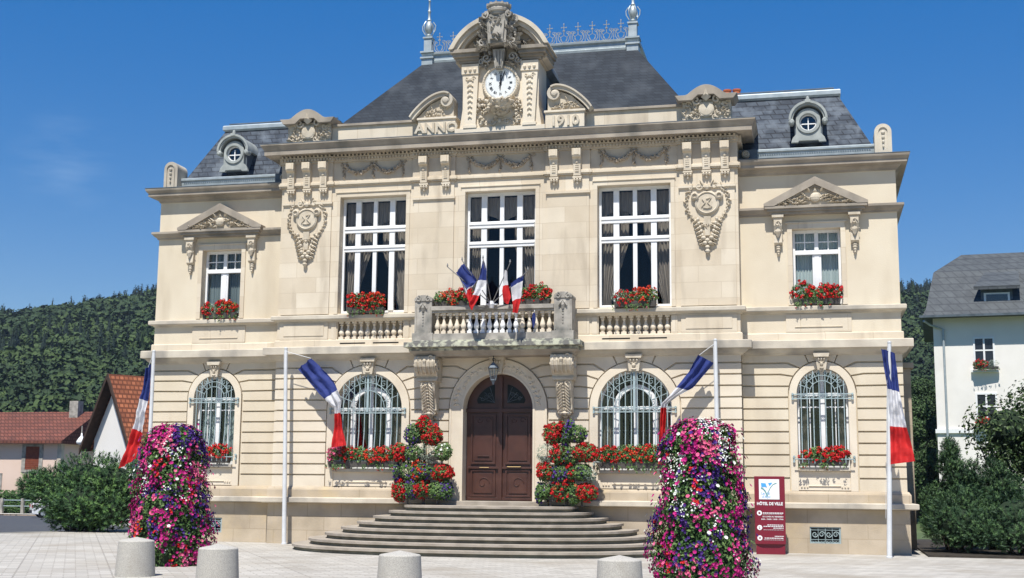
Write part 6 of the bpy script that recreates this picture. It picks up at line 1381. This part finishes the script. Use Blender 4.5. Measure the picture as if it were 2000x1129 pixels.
b = MB(); b.tube([(-.5, -.7, 11.15), (-.15, -.2, 10.95), (.55, -.12, 10.7), (.55, -.12, 0)], .07, 8); b.build('downpipe', ZINC, o)
dmr = MB(); dmr.box(2.7, 4.4, .1, 2.5, 11.95, 12.95); dmo = dmr.build('dormer', ZINCD, rf); b = MB(); b.add([(2.3, -.35, 12.9), (4.8, -.35, 12.9), (4.9, 3.2, 14.9), (3.6, 3.2, 14.9), (2.3, -.35, 13.1), (4.8, -.35, 13.1), (4.9, 3.2, 15.05), (3.6, 3.2, 15.05)], [(0, 1, 2, 3), (7, 6, 5, 4), (0, 4, 5, 1), (1, 5, 6, 2), (3, 7, 4, 0), (2, 6, 7, 3)]); b.build('dormer_roof', SL3, dmo)
b = MB(); b.box(2.85, 4.25, .02, .09, 12.05, 12.75); w = b.build('window', WHITE, dmo); b = MB(); b.box(2.97, 4.13, .0, .019, 12.15, 12.65); b.build('pane', GLASS2, w)
wins = [(x, z) for x in (2.72, 6.5, 10.3, 14) for z in (9.15, 5.95)]
for x, z in wins:
    b = MB(); b.plate(rect(x - .58, x + .58, z - .85, z + 1.05), -.05, -.001, [rect(x - .48, x + .48, z - .75, z + .95)]); b.box(x - .05, x + .05, -.045, -.005, z - .75, z + .95); b.box(x - .48, x + .48, -.043, -.006, z + .24, z + .32); w = b.build('window', WHITE, o)
    b = MB(); b.box(x - .48, x + .48, -.004, -.002, z - .75, z + .95); b.build('pane', mat('dark pane', (.02, .022, .028), rough=.1, spec=.6), w)
    b = MB(); b.box(x - .75, x + .75, -.25, 0, z - .98, z - .86); b.build('sill', WHITE, w)
for k, (z, l) in enumerate(((9.15, 'red and white flower box on the top floor window of the white house'), (5.95, 'orange flower box on the middle floor window of the white house'))):
    window_box('window_box', l, 15.25 + 2.35 - .72, 15.25 + 2.35 + .70, 44.62 - .091 * 2.35, z - .86, z - .3, [(0, .6, 'ger', 4 if k == 0 else 5), (.5, 1, 'silver' if k == 0 else 'ger', 5)], 'flower boxes of the white house', 130 + k, d=.3)
# ================================================================ CAR and LAMP
o = empty('parked_car', (-40.6, 44.4, -.115 + gdrop(-40.6, 44.4)), radians(40)); tag(o, 'white car on the road half hidden by the bushy pine', 'car'); CP = mat('white car paint', (.70, .71, .72), rough=.25, spec=.6)
b = MB(); sec = [(-2.0, .35, .60, .72), (-1.95, .28, .95, .80), (-1.5, .22, 1.02, .84), (-.2, .20, 1.0, .86), (1.0, .20, .95, .86), (1.75, .24, .85, .82), (2.05, .35, .62, .70)]; vs = []
for x, z0, z1, w in sec: vs += [(x, -w, z0), (x, w, z0), (x, w * .97, z1 * .8), (x, w * .9, z1), (x, -w * .9, z1), (x, -w * .97, z1 * .8)]
n = len(sec); b.add(vs, [(i * 6 + j, i * 6 + (j + 1) % 6, (i + 1) * 6 + (j + 1) % 6, (i + 1) * 6 + j) for i in range(n - 1) for j in range(6)] + [tuple(range(6)), tuple((n - 1) * 6 + j for j in range(6))]); body = b.build('body', CP, o, bevel=.04)
b = MB(); b.frus((-1.75, .95, -.76, .76), (-1.35, .25, -.60, .60), .98, 1.44); b.build('cabin', CP, o, bevel=.05)
b = MB(); b.frus((-1.765, .97, -.70, .70), (-1.40, .30, -.55, .55), 1.02, 1.38); b.frus((-1.6, .75, -.775, .775), (-1.25, .2, -.625, .625), 1.03, 1.37); b.build('window', mat('dark pane', (.02, .022, .028), rough=.1, spec=.6), o)
for x in (-1.3, 1.3):
    for y in (-.78, .78): b = MB(); b.lathe([(.31, -.1), (.31, .1)], (x, y, .31), 18, axis='y'); w = b.build('wheel', BLACK, o); b = MB(); b.lathe([(.18, -.11), (.18, .11)], (x, y, .31), 12, axis='y'); b.build('rim', ZINC, w)
for q in (-1, 1): b = MB(); b.box(-2.0, -1.93, q * .62 - .12, q * .62 + .12, .68, .86); b.build('tail_light', RED, o)
b = MB(); b.box(-2.06, -1.9, -.7, .7, .35, .52); b.build('bumper', BLACK, o, bevel=.03)
o = empty('street_lamp', (-27.5, 25, 0)); tag(o, 'white globe street lamp behind the pine, between the two red roofs', 'street lamp'); b = MB(); b.tube([(0, 0, 0), (0, 0, 3.4)], .06, 8); b.tube([(0, 0, 3.4), (0, 0, 4.3)], .03, 6); b.build('pole', GREYST, o); b = MB(); b.lathe([(.06, 3.35), (.22, 3.42), (.25, 3.52), (.15, 3.68), (.05, 3.8), (.03, 3.95)], (0, 0, 0), 14); b.build('lamp_shade', WHITE, o, smooth=True)
# ================================================================ HAZE
b = MB(); b.box(-760, 760, -800, 760, -16, 150)
hm = bpy.data.materials.new('haze'); hm.use_nodes = True; n = hm.node_tree; n.nodes.remove(n.nodes['Principled BSDF'])
v = n.nodes.new('ShaderNodeVolumePrincipled'); v.inputs['Color'].default_value = (.62, .78, 1, 1); v.inputs['Density'].default_value = .00011; n.links.new(v.outputs[0], n.nodes['Material Output'].inputs['Volume'])
hz = b.build('haze', hm); tag(hz, kind='stuff')
